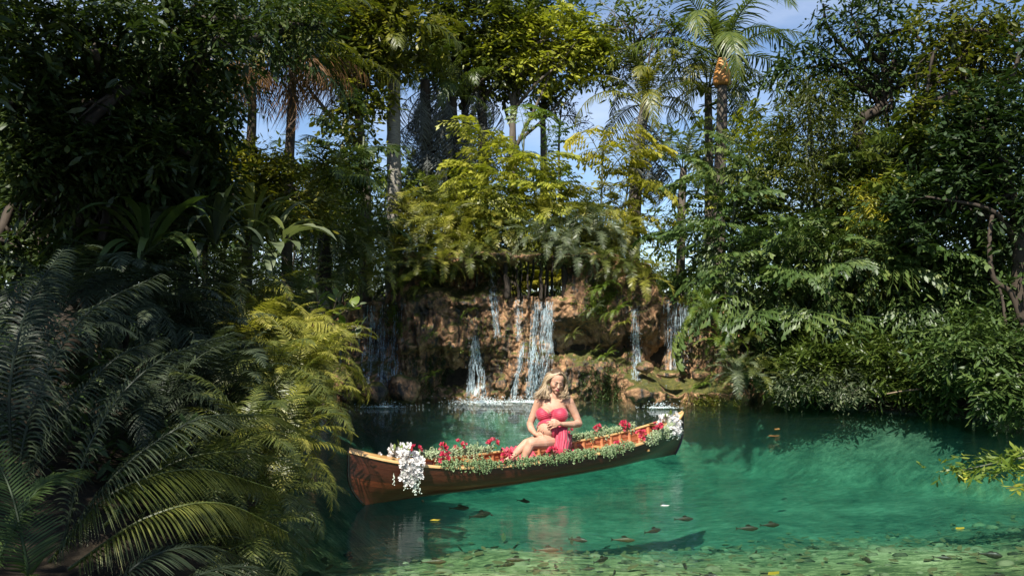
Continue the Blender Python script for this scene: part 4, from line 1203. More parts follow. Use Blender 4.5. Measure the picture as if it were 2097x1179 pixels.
def tree(name, label, cat, trunk, tr, blobs, mat, bark, per=10, size=.13, slim=.8, spread=.28, droop=.35, seed=0, group=None, limbs=10, gap=.42, extra=None, twig=1.0):
    """tapered trunk with limbs, crown of separate leaves. blobs: (px, py, Y, rx px, ry px, clusters)"""
    rg = np.random.default_rng(seed + 50); rr = random.Random(seed)
    tp = bezier(trunk, 24); base = Vector(tp[0])
    root = thing(name, label, cat, base, group)
    bl = []
    for (px, py, Y, rx, ry, n) in blobs:
        k = Y / F
        if isinstance(px, Vector): bl.append((px, (py, Y, rx), n)); continue
        bl.append((at(px, py, Y), (rx * k, .75 * (rx + ry) / 2 * k, ry * k), n))
    bl = [(c, r, int(n * 1.7)) for c, r, n in bl]; size *= 1.12
    C, O, which = blob_points(bl, rg, gap, seed=seed)
    b = MB()
    b.tube(tp - np.array(base), np.linspace(tr, tr * .35, 24) * (1 + .25 * np.exp(-np.linspace(0, 1, 24) * 14)) * (1 + .12 * (fbm(np.stack([np.linspace(0, 9, 24), np.zeros(24), np.zeros(24)], -1), 2, seed) - .5)), 10, .5)
    b.build('trunk', bark, root)
    def limb_to(bb, p0, p1, r0, r1, n=10):
        p0, p1 = np.array(p0), np.array(p1); m_ = (p0 + p1) / 2 + rg.normal(size=3) * np.linalg.norm(p1 - p0) * .10; m_[2] += .08 * np.linalg.norm(p1 - p0)
        c = bezier([p0, m_, p1], n); bb.tube(c - np.array(base), np.linspace(r0, r1, n), 6, .4); return c
    for i, (c, r, n) in enumerate(bl):
        for k in range(limbs if len(bl) == 1 else max(2, limbs // len(bl) + 1)):
            s0 = tp[rr.randrange(11, 24)]
            tgt = np.array(c) + rg.normal(size=3) * np.array(r) * .35
            bb = MB()
            lc = limb_to(bb, s0, tgt, tr * .38, tr * .12)
            near = C[which == i]
            for q in range(int(7 * twig)):
                if not len(near): break
                a_ = lc[rr.randrange(3, 10)]
                t_ = near[np.argsort(np.linalg.norm(near - a_, axis=1))[rr.randrange(min(len(near), 25))]]
                limb_to(bb, a_, t_, tr * .10, .006, 6)
            bb.build('limb', bark, root)
    b = MB()
    leaf_cloud(b, C - np.array(base), spread, per, size, slim, rg, droop, None, O)
    tag(b.build('crown', mat, root, smooth=False), kind='stuff')
    return root

def shrub(name, label, cat, blobs, mat, per=12, size=.13, slim=.8, spread=.2, droop=.3, seed=0, group=None, stems=7, bark=None, gap=.36, foot=None):
    rg = np.random.default_rng(seed + 90); rr = random.Random(seed)
    bl = []
    for (px, py, Y, rx, ry, n) in blobs:
        k = Y / F; bl.append((at(px, py, Y), (rx * k, .8 * (rx + ry) / 2 * k, ry * k), n))
    c0 = bl[0][0]
    fx, fy = (c0.x, c0.y + .4) if foot is None else foot
    base = Vector((fx, fy, gz(fx, fy) - .03))
    root = thing(name, label, cat, base, group)
    bl = [(c, r, int(n * 1.7)) for c, r, n in bl]; size *= 1.1
    C, O, which = blob_points(bl, rg, gap, seed=seed)
    for k in range(stems):
        t_ = C[rr.randrange(len(C))]; b = MB()
        m_ = (np.array(base) + t_) / 2 + np.array([0, 0, .25]) + rg.normal(size=3) * .1
        b.tube(bezier([np.array(base) + [rr.gauss(0, .12), rr.gauss(0, .12), 0], m_, t_], 9) - np.array(base), np.linspace(.022, .006, 9), 5, .4); b.build('stem', bark or BARK, root)
    b = MB(); leaf_cloud(b, C - np.array(base), spread, per, size, slim, rg, droop, None, O)
    tag(b.build('foliage', mat, root, smooth=False), kind='stuff')
    return root

def palm(name, label, cat, trunk, tr, meshes, n, top=None, seed=0, scale=(.85, 1.1), tilt=(-.9, 1.1), bark=None, part='frond', group=None, shaft=None, skirt=None, rings=0):
    rr = random.Random(seed)
    tp = bezier(trunk, 40); base = Vector(tp[0])
    root = thing(name, label, cat, base, group)
    rad = np.linspace(tr * 1.15, tr * .8, 40) * (1 + (.07 * np.sin(np.arange(40) * 2.6) if rings else 0))
    b = MB(); b.tube(tp - np.array(base), rad, 12, .5); b.build('trunk', bark or BARK_PALM, root)
    head = Vector(tp[-1]) - base
    if shaft:
        b = MB(); z_ = np.linspace(0, shaft[0], 10)
        b.tube([(head.x, head.y, head.z + q - .05) for q in z_], shaft[1] * np.array([1, 1.15, 1.2, 1.15, 1.05, .95, .85, .72, .6, .5]), 12, .5); b.build('crownshaft', CROWNSHAFT, root)
        head = head + Vector((0, 0, shaft[0] * .9))
    for k in range(n):
        a = (k * 2.39996 + rr.uniform(-.2, .2)); ti = tilt[0] + (tilt[1] - tilt[0]) * (k + .5) / n + rr.uniform(-.12, .12)
        link(part, rr.choice(meshes), root, head + Vector((.05 * math.cos(a), .05 * math.sin(a), 0)), (rr.uniform(-.3, .3), -ti, a), rr.uniform(*scale))
    if skirt:
        ms, m_, zz = skirt[:3]
        for k in range(m_):
            a = rr.uniform(0, 2 * PI); h_ = -rr.random() ** 1.2 * zz
            link('dead_frond', rr.choice(ms), root, head + Vector((tr * math.cos(a), tr * math.sin(a), h_)), (rr.uniform(-.3, .3), rr.uniform(*(skirt[3] if len(skirt) > 3 else (.75, 1.35))), a), rr.uniform(.7, 1.1))
    return root

# libraries
def L_fern(mat, key=''): return lib('fern' + mat, lambda k: frond_mesh('fern_frond', LEAF[mat], 1.0, 34, .16, 1.05 - .1 * k, 1.5 + .25 * k, .017, .22, .30, .12, .1, k, rr_=.006))
def L_bigfern(mat): return lib('bigfern' + mat, lambda k: frond_mesh('fern_frond', LEAF[mat], 1.0, 46, .21, .95 - .12 * k, 1.5 + .22 * k, .013, .38, .40, .15, .1, 20 + k, rr_=.007, segs=4))
def L_cycad(mat): return lib('cycad' + mat, lambda k: frond_mesh('frond', LEAF[mat], 1.0, 30, .20, .95, 1.35 + .3 * k, .018, .10, .45, .25, .12, 40 + k, 'cycad', .009))
def L_palm(mat): return lib('palm' + mat, lambda k: frond_mesh('frond', LEAF[mat], 2.4, 46, .52, .95, 1.5 + .3 * k, .032, .65, .55, .15, .12, 60 + k, 'palm', .022, 4))
def L_fish(mat): return lib('fish' + mat, lambda k: fishtail_mesh('leaf', LEAF[mat], 1.9, 6, .66, .27, 1.1, 1.2 + .25 * k, 80 + k, .5 + .12 * k, 6))
def L_fan(mat): return lib('fan' + mat, lambda k: fan_mesh('fan_leaf', LEAF[mat], .45, .6, 1.1, .5 + .3 * k, seed=k))
def L_blade(mat): return lib('blade' + mat, lambda k: blade_mesh('strap_leaf', LEAF[mat], 1.0, .10, 1.15, 1.2 + .5 * k, k))
def L_paddle(mat): return lib('paddle' + mat, lambda k: blade_mesh('paddle_leaf', LEAF[mat], 1.1, .20, 1.1, 1.1 + .4 * k, k, .2, .3))
def L_dead(mat): return lib('dead' + mat, lambda k: frond_mesh('dead_frond', LEAF[mat], 1.5, 30, .42, .3, 1.0 + .4 * k, .022, 1.3, .5, -.1, .1, 100 + k, 'palm', .016, 4, jit=.3))
# ------------------------------------------------------------------ palms and trees behind the cliff
def foot(px, Y, dz=-.1):
    p = at(px, 600, Y); return Vector((p.x, Y, gz(p.x, Y) + dz))
palm('palm_tree', 'stout ringed grey palm trunk rising straight up behind the left end of the cliff', 'palm', [foot(806, 20.6), at(809, 430, 20.6), at(806, 300, 20.6), at(808, 120, 20.6)], .19, L_palm('olive'), 12, seed=1, rings=1)
palm('palm_tree', 'tall palm with an orange crownshaft and upright feathery fronds against the blue sky', 'palm', [foot(1474, 22), at(1472, 420, 22), at(1478, 260, 22), at(1479, 172, 22)], .16, L_palm('mid'), 17, seed=2, shaft=(.75, .21), tilt=(-.75, .9), scale=(1.1, 1.45), bark=BARK)
palm('palm_tree', 'slim palm standing just left of and behind the orange shafted palm', 'palm', [foot(1452, 24), at(1452, 350, 24), at(1450, 180, 24)], .13, L_palm('olive'), 14, seed=3, tilt=(-1.0, .6), bark=BARK)
palm('palm_tree', 'leaning palm with a skirt of grey dead fronds right of the golden fishtail palm', 'palm', [foot(1292, 22), at(1300, 420, 22), at(1308, 300, 22), at(1322, 215, 22)], .17, L_palm('olive'), 15, seed=4, tilt=(-.9, .9), skirt=(L_dead('deadgrey'), 16, 1.6), bark=BARK)
palm('palm_tree', 'low palm with arching feather fronds between the dead skirted palm and the big fishtail palm', 'palm', [foot(1392, 21.5), at(1396, 420, 21.5), at(1400, 345, 21.5)], .11, L_palm('mid'), 13, seed=5, scale=(.6, .85), tilt=(-.9, .8), bark=BARK)
palm('palm_tree', 'dark arching palm left of the ringed trunk, fronds fanned up against the sky', 'palm', [foot(668, 17), at(664, 480, 17), at(660, 415, 17)], .14, L_palm('mid'), 18, seed=6, scale=(.62, .9), tilt=(-.75, .95), bark=BARK_DARK)
palm('palm_tree', 'palm with brown dead fronds hanging under its crown at the upper left', 'palm', [foot(585, 15), at(590, 400, 15), at(596, 250, 15), at(600, 125, 15)], .09, L_palm('olive'), 12, seed=7, skirt=(L_dead('deadbrown'), 16, .2, (-.25, .45)), tilt=(-.6, 1.0), bark=BARK_DARK)
palm('palm_tree', 'palm with long rusty hanging fronds beside the dark tree crown, left of the open sky', 'palm', [foot(505, 13.5), at(508, 400, 13.5), at(516, 250, 13.5), at(515, 138, 13.5)], .08, L_palm('dark'), 10, seed=8, skirt=(L_dead('deadbrown'), 14, .2, (-.2, .6)), bark=BARK_DARK)
# weeping mass of dead grey fronds right of the ringed trunk
for k, (px, Y, top, n, lab) in enumerate([(870, 21.5, 165, 34, 'trunk curtained with long grey dead fronds right of the ringed palm trunk'), (925, 22.0, 200, 34, 'second trunk with grey weeping dead fronds, nearest the lime green fishtail palm'),
                                   (985, 23.0, 175, 22, 'dark slender trunk with dead leaves hanging behind the lime green fishtail palm')]):
    palm('palm_tree', lab, 'palm', [foot(px, Y), at(px + 5, 350, Y), at(px, top, Y)], .16, L_palm('mid'), 9, seed=20 + k, skirt=(L_dead('deadgrey'), n, 2.7), bark=BARK_DARK, scale=(.6, .8))

T_ = tree
T_('broadleaf_tree', 'olive leaved tree whose crown hangs over the ringed palm trunk at the top', 'tree', [foot(745, 20), at(750, 400, 20), at(735, 220, 20), at(745, 100, 20)], .16,
   [(690, 60, 20, 120, 95, 230), (800, 60, 20, 110, 95, 230), (745, 170, 20, 75, 80, 95), (620, 20, 19, 80, 60, 90), (720, 250, 20, 60, 50, 30)], LEAF['olive'], BARK, 10, .19, .75, .24, seed=1)
T_('broadleaf_tree', 'tree with dark and yellow leaves filling the top of the view above the weeping trunks', 'tree', [foot(960, 23), at(955, 400, 23), at(950, 200, 23), at(930, 90, 23)], .17,
   [(880, 50, 23, 105, 95, 230), (990, 40, 23, 110, 95, 240), (930, 135, 23, 85, 60, 120), (1010, 140, 23, 70, 60, 110)], LEAF['olive'], BARK_DARK, 10, .19, .75, .25, seed=2)
T_('broadleaf_tree', 'yellowing tree with a thin pale trunk in front of the open sky', 'tree', [foot(1054, 23), at(1052, 380, 23), at(1050, 250, 23), at(1056, 140, 23)], .15,
   [(1060, 100, 23, 90, 75, 150), (1150, 85, 23, 95, 70, 170), (1210, 100, 23, 65, 60, 65), (1110, 150, 23, 80, 35, 60)], LEAF['yellow'], BARK, 10, .18, .75, .25, seed=3)
T_('broadleaf_tree', 'green crown reaching over the yellowing tree near the top edge', 'tree', [foot(1112, 24.5), at(1113, 330, 24.5), at(1112, 200, 24.5), at(1120, 60, 24.5)], .12,
   [(1090, 20, 24.5, 110, 50, 150), (1190, 110, 24.5, 60, 70, 40), (1130, 190, 24.5, 55, 30, 22)], LEAF['mid'], BARK, 10, .18, .75, .25, seed=4)
T_('slender_tree', 'sparse tree with thin forked branches and small leaves against the sky', 'tree', [foot(1296, 23), at(1312, 330, 23), at(1318, 190, 23), at(1310, 60, 23)], .075,
   [(1240, 50, 23, 70, 60, 34), (1330, 40, 23, 80, 60, 42), (1290, 130, 23, 85, 50, 34), (1380, 90, 23, 50, 50, 20), (1250, 180, 23, 40, 30, 10)], LEAF['mid'], BARK, 9, .19, .55, .22, seed=5, limbs=14, twig=1.5)
T_('slender_tree', 'bare thin stem with a few leaf sprays left of the golden fishtail palm', 'tree', [foot(1160, 24), at(1146, 380, 24), at(1145, 280, 24), at(1150, 215, 24)], .055,
   [(1170, 215, 24, 45, 30, 14), (1195, 240, 24, 40, 20, 10), (1110, 230, 24, 30, 25, 8)], LEAF['olive'], BARK, 8, .16, .5, .2, seed=6, limbs=6)
T_('broadleaf_tree', 'bushy tree with small light leaves under the gap of sky at the left', 'tree', [foot(500, 14.5), at(505, 450, 14.5), at(500, 370, 14.5)], .10,
   [(470, 350, 12.8, 75, 70, 120), (530, 345, 12.8, 60, 60, 90), (575, 390, 12.8, 70, 60, 110), (430, 420, 12.8, 60, 60, 60), (520, 430, 12.4, 80, 50, 80), (630, 420, 13.0, 60, 50, 70)], LEAF['olive'], BARK_DARK, 10, .12, .6, .18, seed=7)
# right hand trees
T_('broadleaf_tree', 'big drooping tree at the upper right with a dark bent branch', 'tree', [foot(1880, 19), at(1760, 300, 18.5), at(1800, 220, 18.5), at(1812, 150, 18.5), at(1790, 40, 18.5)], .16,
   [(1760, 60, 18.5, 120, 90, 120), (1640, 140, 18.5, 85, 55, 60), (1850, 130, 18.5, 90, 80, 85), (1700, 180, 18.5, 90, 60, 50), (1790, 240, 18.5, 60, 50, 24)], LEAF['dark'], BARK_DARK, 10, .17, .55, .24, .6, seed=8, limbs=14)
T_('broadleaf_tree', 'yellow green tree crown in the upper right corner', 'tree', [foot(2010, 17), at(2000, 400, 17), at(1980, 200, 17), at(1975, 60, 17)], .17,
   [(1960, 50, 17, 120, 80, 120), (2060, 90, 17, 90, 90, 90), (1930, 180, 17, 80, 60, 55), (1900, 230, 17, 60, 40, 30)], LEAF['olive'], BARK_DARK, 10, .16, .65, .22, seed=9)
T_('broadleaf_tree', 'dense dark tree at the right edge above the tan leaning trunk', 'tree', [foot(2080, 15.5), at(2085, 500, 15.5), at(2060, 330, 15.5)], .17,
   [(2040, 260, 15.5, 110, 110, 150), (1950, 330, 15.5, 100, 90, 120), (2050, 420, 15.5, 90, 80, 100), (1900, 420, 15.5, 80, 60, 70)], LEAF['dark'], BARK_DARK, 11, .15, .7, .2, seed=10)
T_('bamboo', 'feathery yellow green bamboo clump right of the orange shafted palm', 'bamboo', [foot(1680, 18.6), at(1670, 450, 18.3), at(1660, 250, 18.1), at(1650, 150, 18.0)], .06,
   [(1650, 230, 18.0, 90, 90, 130), (1625, 320, 18.0, 80, 80, 110), (1715, 310, 18.0, 80, 90, 100), (1690, 400, 18.0, 80, 60, 80)], LEAF['olive'], CANE, 12, .15, .30, .24, .5, seed=11, limbs=14)
T_('bamboo', 'narrow rusty yellow bamboo column standing in the dark right bank', 'bamboo', [foot(1790, 17.3), at(1788, 560, 17.3), at(1788, 400, 17.3)], .035,
   [(1790, 420, 17.0, 42, 60, 55), (1786, 510, 17.0, 36, 60, 50), (1780, 570, 17, 28, 40, 24)], LEAF['gold'], CANE, 10, .11, .35, .16, .5, seed=12, limbs=8)
T_('broadleaf_tree', 'bright green young tree right of the rusty bamboo column', 'tree', [foot(1850, 17), at(1846, 560, 17), at(1842, 420, 17)], .07,
   [(1845, 400, 16.8, 48, 55, 60), (1850, 480, 16.8, 46, 50, 45), (1890, 540, 16.6, 60, 40, 45)], LEAF['mid'], BARK_DARK, 10, .15, .8, .18, seed=13)
T_('broadleaf_tree', 'dark large leaved tree in the middle of the right bank', 'tree', [foot(1690, 18.3), at(1690, 600, 18.3), at(1680, 480, 18.3)], .12,
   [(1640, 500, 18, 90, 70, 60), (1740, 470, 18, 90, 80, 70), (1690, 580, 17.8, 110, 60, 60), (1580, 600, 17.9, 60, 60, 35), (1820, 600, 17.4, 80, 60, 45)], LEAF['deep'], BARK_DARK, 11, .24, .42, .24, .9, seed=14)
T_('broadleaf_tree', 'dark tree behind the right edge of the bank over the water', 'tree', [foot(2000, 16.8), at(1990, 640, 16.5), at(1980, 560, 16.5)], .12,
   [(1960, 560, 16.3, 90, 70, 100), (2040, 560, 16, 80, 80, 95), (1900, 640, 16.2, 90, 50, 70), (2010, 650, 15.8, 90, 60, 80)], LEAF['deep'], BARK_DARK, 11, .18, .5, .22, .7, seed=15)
T_('broadleaf_tree', 'mid green tree filling the gap between the upper right crowns and the dark bank', 'tree', [foot(1850, 18.5), at(1850, 450, 18.2), at(1840, 330, 18.2)], .13,
   [(1830, 320, 18.2, 110, 70, 110), (1760, 360, 18.2, 80, 70, 80), (1900, 300, 17.8, 80, 70, 75)], LEAF['dark'], BARK_DARK, 10, .16, .6, .24, seed=16)
# the great dark tree at the left, its crown over the near bank
T_('banyan_tree', 'huge dark tree whose crown covers the upper left corner of the view', 'tree', [Vector((-5.6, 10.2, gz(-5.6, 10.2) - .1)), at(190, 480, 10.2), at(240, 330, 10.2), at(330, 190, 10.2)], .32,
   [(120, 60, 8.5, 230, 130, 260), (380, 70, 9.5, 190, 130, 260), (560, 40, 11.5, 130, 90, 120), (60, 230, 8.5, 130, 110, 150), (230, 230, 10, 150, 110, 170), (400, 230, 11, 100, 100, 130), (330, 340, 11, 110, 70, 80), (60, 370, 9.6, 110, 80, 120), (190, 420, 9.6, 110, 80, 120), (310, 440, 10.0, 100, 70, 100), (240, 290, 8.8, 130, 90, 190), (370, 270, 9.6, 110, 90, 150), (130, 330, 8.4, 110, 90, 140), (400, 360, 10.0, 80, 60, 90), (420, 420, 11, 80, 70, 80), (90, 500, 8.8, 100, 60, 90), (270, 520, 9.2, 100, 50, 70)],
   LEAF['banyan'], BARK_DARK, 12, .115, .6, .17, .5, seed=17, limbs=20, gap=.38)
T_('broadleaf_tree', 'unseen tree added beside the viewpoint, crown shaped to shade the near left fern bank', 'tree', [Vector((-5.2, 4.6, gz(-5.2, 4.6) - .1)), Vector((-5.3, 4.7, 2.6)), Vector((-5.0, 5.0, 4.4)), Vector((-4.6, 5.6, 5.6))], .24,
   [(-350, -250, 5.5, 330, 200, 200), (-330, -330, 6.0, 220, 190, 170), (-60, -210, 7.0, 170, 140, 110), (-250, 60, 6.0, 260, 160, 150), (Vector((-5.2, 1.2, 6.2)), 1.8, 1.9, 1.0, 0, 320), (Vector((-6.6, 3.6, 5.6)), 1.6, 1.8, 1.1, 0, 200)], LEAF['banyan'], BARK_DARK, 12, .12, .6, .19, .5, seed=18, limbs=14, gap=.34)  # out-of-view canopy, added to keep the near left bank in shadow
# aerial roots and thin trunks of the dark left bank
rr = random.Random(77)
for k in range(7):
    px = (120, 200, 262, 318, 372, 420, 40)[k]; Y = 10.6 + .3 * (k % 3)
    lean = rr.uniform(-25, 25)
    b = MB(); p0 = foot(px, Y); tp = bezier([p0, at(px + lean * .4, 470, Y), at(px + lean, 330 - 20 * (k % 3), Y), at(px + lean * 2, 170, Y)], 22)
    b.tube(tp - np.array(p0), np.linspace(.055, .022, 22) * rr.uniform(.7, 1.5), 7, .5)
    for j in range(5):
        q = rr.uniform(-.25, .25); b.tube(bezier([tp[18] + [q, rr.uniform(-.2, .2), 0], tp[10] + [q * 1.2, 0, 0], tp[2] + [q * 1.5, 0, 0]], 12) - np.array(p0), .012, 5, .7)
    o = b.build('hanging_root', BARK_TAN if k in (1, 5) else BARK_DARK, None, loc=p0)
    tag(o, ['bundle of thin hanging roots second from the left edge under the dark crown', 'pale tan root bundle hanging under the great dark crown', 'root bundle just right of the pale tan one', 'dark root bundle in the middle of the shaded left bank',
            'root bundle near the strap leaved tufts in the shade', 'tan root bundle nearest the small leaved bushy tree', 'root bundle at the far left edge behind the ferns'][k], 'roots', 'hanging roots in the shaded left bank')

# tan leaning trunk at the right edge
b = MB(); p0 = at(2092, 660, 15.0); tp = [p0, at(2070, 600, 15), at(2035, 570, 15), at(2026, 500, 15), at(2032, 440, 15.2)]
b.tube(bezier(tp, 24) - np.array(p0), np.linspace(.055, .035, 24), 8, .5); b.tube(bezier([at(2060, 665, 14.9), at(2050, 600, 15), at(2030, 560, 15.05)], 14) - np.array(p0), np.linspace(.03, .018, 14), 7, .5)
tag(b.build('leaning_trunk', BARK_DARK, None, loc=p0), 'brown twisted bare trunk leaning over the right bank at the edge of the view', 'trunk')

# ------------------------------------------------------------------ fishtail palms
def fishtail(label, stems, mat, n, seed, scale=(.75, 1.1), tilt=(-.6, .9), cane=.035, az=(0, 2 * PI), group=None, low=.45):
    rr = random.Random(seed)
    base = Vector(stems[0][0])
    root = thing('fishtail_palm', label, 'fishtail palm', base, group)
    for (p0, p1) in stems:
        p0, p1 = Vector(p0), Vector(p1); m_ = p0.lerp(p1, .5) + Vector((rr.gauss(0, .05), rr.gauss(0, .05), 0))
        c = bezier([p0, m_, p1], 20)
        b = MB(); b.tube(c - np.array(base), np.linspace(cane * 1.1, cane * .6, 20) * (1 + .10 * (np.arange(20) % 4 == 0)), 8, .5); b.build('cane', CANE, root)
        for k in range(n):
            f = low + (1 - low) * (k + .5) / n; q = Vector(c[min(19, int(f * 19))]) - base
            a = az[0] + (az[1] - az[0]) * ((k * .381966 + rr.uniform(-.06, .06)) % 1)
            link('leaf', rr.choice(L_fish(mat)), root, q, (rr.uniform(-.35, .35), -(tilt[0] + (tilt[1] - tilt[0]) * (k + .5) / n) + rr.uniform(-.15, .15), a), rr.uniform(*scale))
    return root
FRONT = (-PI * 1.15, PI * .15)
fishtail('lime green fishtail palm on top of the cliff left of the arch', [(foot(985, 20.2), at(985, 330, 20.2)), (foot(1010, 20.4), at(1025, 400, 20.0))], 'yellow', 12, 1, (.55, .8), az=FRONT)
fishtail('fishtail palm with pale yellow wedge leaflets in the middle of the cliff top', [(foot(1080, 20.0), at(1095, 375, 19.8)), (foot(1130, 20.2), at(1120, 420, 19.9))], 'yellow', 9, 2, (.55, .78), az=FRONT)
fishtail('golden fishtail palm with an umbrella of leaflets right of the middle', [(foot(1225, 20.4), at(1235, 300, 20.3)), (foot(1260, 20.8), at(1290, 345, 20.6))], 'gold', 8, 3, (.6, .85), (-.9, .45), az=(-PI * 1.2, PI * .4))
fishtail('dim olive fishtail palm drooping over the front of the cliff left of the arch', [(foot(1005, 19.7), at(1005, 450, 19.2)), (foot(975, 19.8), at(975, 445, 19.3))], 'olive', 8, 4, (.42, .58), (-.8, .4), az=FRONT)
fishtail('small green fishtail palm against the sky above the lime green one', [(foot(1065, 21.5), at(1075, 250, 21.5)), (foot(1120, 21.8), at(1118, 275, 21.6))], 'fresh', 7, 5, (.45, .6))
fishtail('thin leafed olive fishtail palm under the golden one', [(foot(1190, 19.9), at(1195, 440, 19.8)), (foot(1245, 20.2), at(1265, 430, 20))], 'olive', 7, 6, (.4, .55), az=FRONT)
fishtail('large glossy dark fishtail palm with grey canes right of the falls', [(Vector((4.55, 18.9, 1.0)), at(1470, 420, 18.6)), (Vector((4.95, 18.8, 1.0)), at(1510, 360, 18.6)), (Vector((5.3, 19.0, .9)), at(1560, 420, 18.8)), (Vector((5.0, 18.6, .9)), at(1490, 520, 18.1))], 'deep', 9, 7, (.62, .92), (-.9, .7), .05, az=(-PI * 1.25, PI * .3))
fishtail('yellow green upright leaves of a young fishtail palm above the dark one', [(Vector((5.2, 19.2, 1.0)), at(1535, 310, 19.2))], 'yellow', 6, 8, (.6, .8), (.1, 1.1), .04)
fishtail('dark fishtail palm hanging low behind the shrub on the right bank', [(Vector((5.9, 18.5, .4)), at(1600, 560, 17.3)), (Vector((6.7, 17.6, .4)), at(1700, 530, 16.9)), (Vector((7.2, 17.2, .4)), at(1790, 550, 16.7)), (Vector((7.9, 17.0, .4)), at(1880, 520, 16.5))], 'deep', 8, 9, (.6, .9), (-.9, .6), .04, az=(-PI * 1.25, PI * .3))
fishtail('green fishtail palm crown in the middle of the tall trees at the right', [(Vector((7.6, 18.0, .6)), at(1770, 380, 18)), (Vector((8.4, 17.6, .6)), at(1880, 360, 17.4))], 'mid', 8, 10, (.7, 1.0), az=(-PI * 1.25, PI * .3))
fishtail('shaded fishtail palm with drooping leaves left of the ringed trunk', [(foot(700, 18.5), at(705, 330, 18.5)), (foot(735, 19.0), at(745, 280, 19))], 'dark', 7, 11, (.6, .85), az=(-PI * 1.25, PI * .3))

# ------------------------------------------------------------------ ferns and cycads on the cliff
def R_(name, label, cat, px, py, Y, meshes, n, **kw): return rosette(name, label, cat, at(px, py, Y), meshes, n, **kw)
k = 0
for (px, py, Y, sc, mat, lab) in [
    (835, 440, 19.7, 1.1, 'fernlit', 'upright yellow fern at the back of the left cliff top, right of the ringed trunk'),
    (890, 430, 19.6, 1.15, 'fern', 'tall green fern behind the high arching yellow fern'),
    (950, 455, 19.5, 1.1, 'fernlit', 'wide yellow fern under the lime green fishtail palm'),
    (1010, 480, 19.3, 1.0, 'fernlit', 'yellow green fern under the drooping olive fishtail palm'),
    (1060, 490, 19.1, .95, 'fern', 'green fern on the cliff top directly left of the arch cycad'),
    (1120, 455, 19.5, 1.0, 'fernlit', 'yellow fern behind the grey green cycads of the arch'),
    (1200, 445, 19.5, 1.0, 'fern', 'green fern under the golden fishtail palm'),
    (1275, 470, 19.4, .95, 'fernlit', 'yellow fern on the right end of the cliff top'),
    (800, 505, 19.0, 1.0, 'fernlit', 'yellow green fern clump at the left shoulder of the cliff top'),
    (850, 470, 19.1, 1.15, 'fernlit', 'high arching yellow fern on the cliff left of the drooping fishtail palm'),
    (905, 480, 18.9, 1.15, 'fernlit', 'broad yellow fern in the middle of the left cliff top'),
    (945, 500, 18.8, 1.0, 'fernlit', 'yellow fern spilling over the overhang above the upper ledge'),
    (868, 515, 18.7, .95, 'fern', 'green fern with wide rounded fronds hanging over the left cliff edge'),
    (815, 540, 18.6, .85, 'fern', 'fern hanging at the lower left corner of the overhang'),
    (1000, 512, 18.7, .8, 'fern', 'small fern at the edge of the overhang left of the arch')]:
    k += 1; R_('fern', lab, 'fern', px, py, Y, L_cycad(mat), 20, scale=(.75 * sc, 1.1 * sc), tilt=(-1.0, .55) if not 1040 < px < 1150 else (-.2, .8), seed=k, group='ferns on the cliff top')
for (px, py, Y, sc, mat, lab) in [
    (1105, 495, 18.7, 1.0, 'cycad', 'grey green cycad drooping directly over the arch'),
    (1165, 478, 18.9, 1.05, 'cycad', 'grey green cycad on the cliff top right of the arch, leaves fanned wide'),
    (1215, 475, 18.8, 1.0, 'cycad', 'cycad with stiff feather leaves above the hanging green ferns'),
    (1255, 490, 18.9, .9, 'cycad', 'rightmost grey green cycad on the cliff top'),
    (1140, 505, 18.5, .7, 'cycad', 'small cycad tuft hanging at the top right of the arch')]:
    k += 1; R_('cycad', lab, 'cycad', px, py, Y, L_cycad(mat), 20, scale=(.7 * sc, 1.0 * sc), tilt=(-1.0, .5), seed=k, group='cycads on the cliff top')
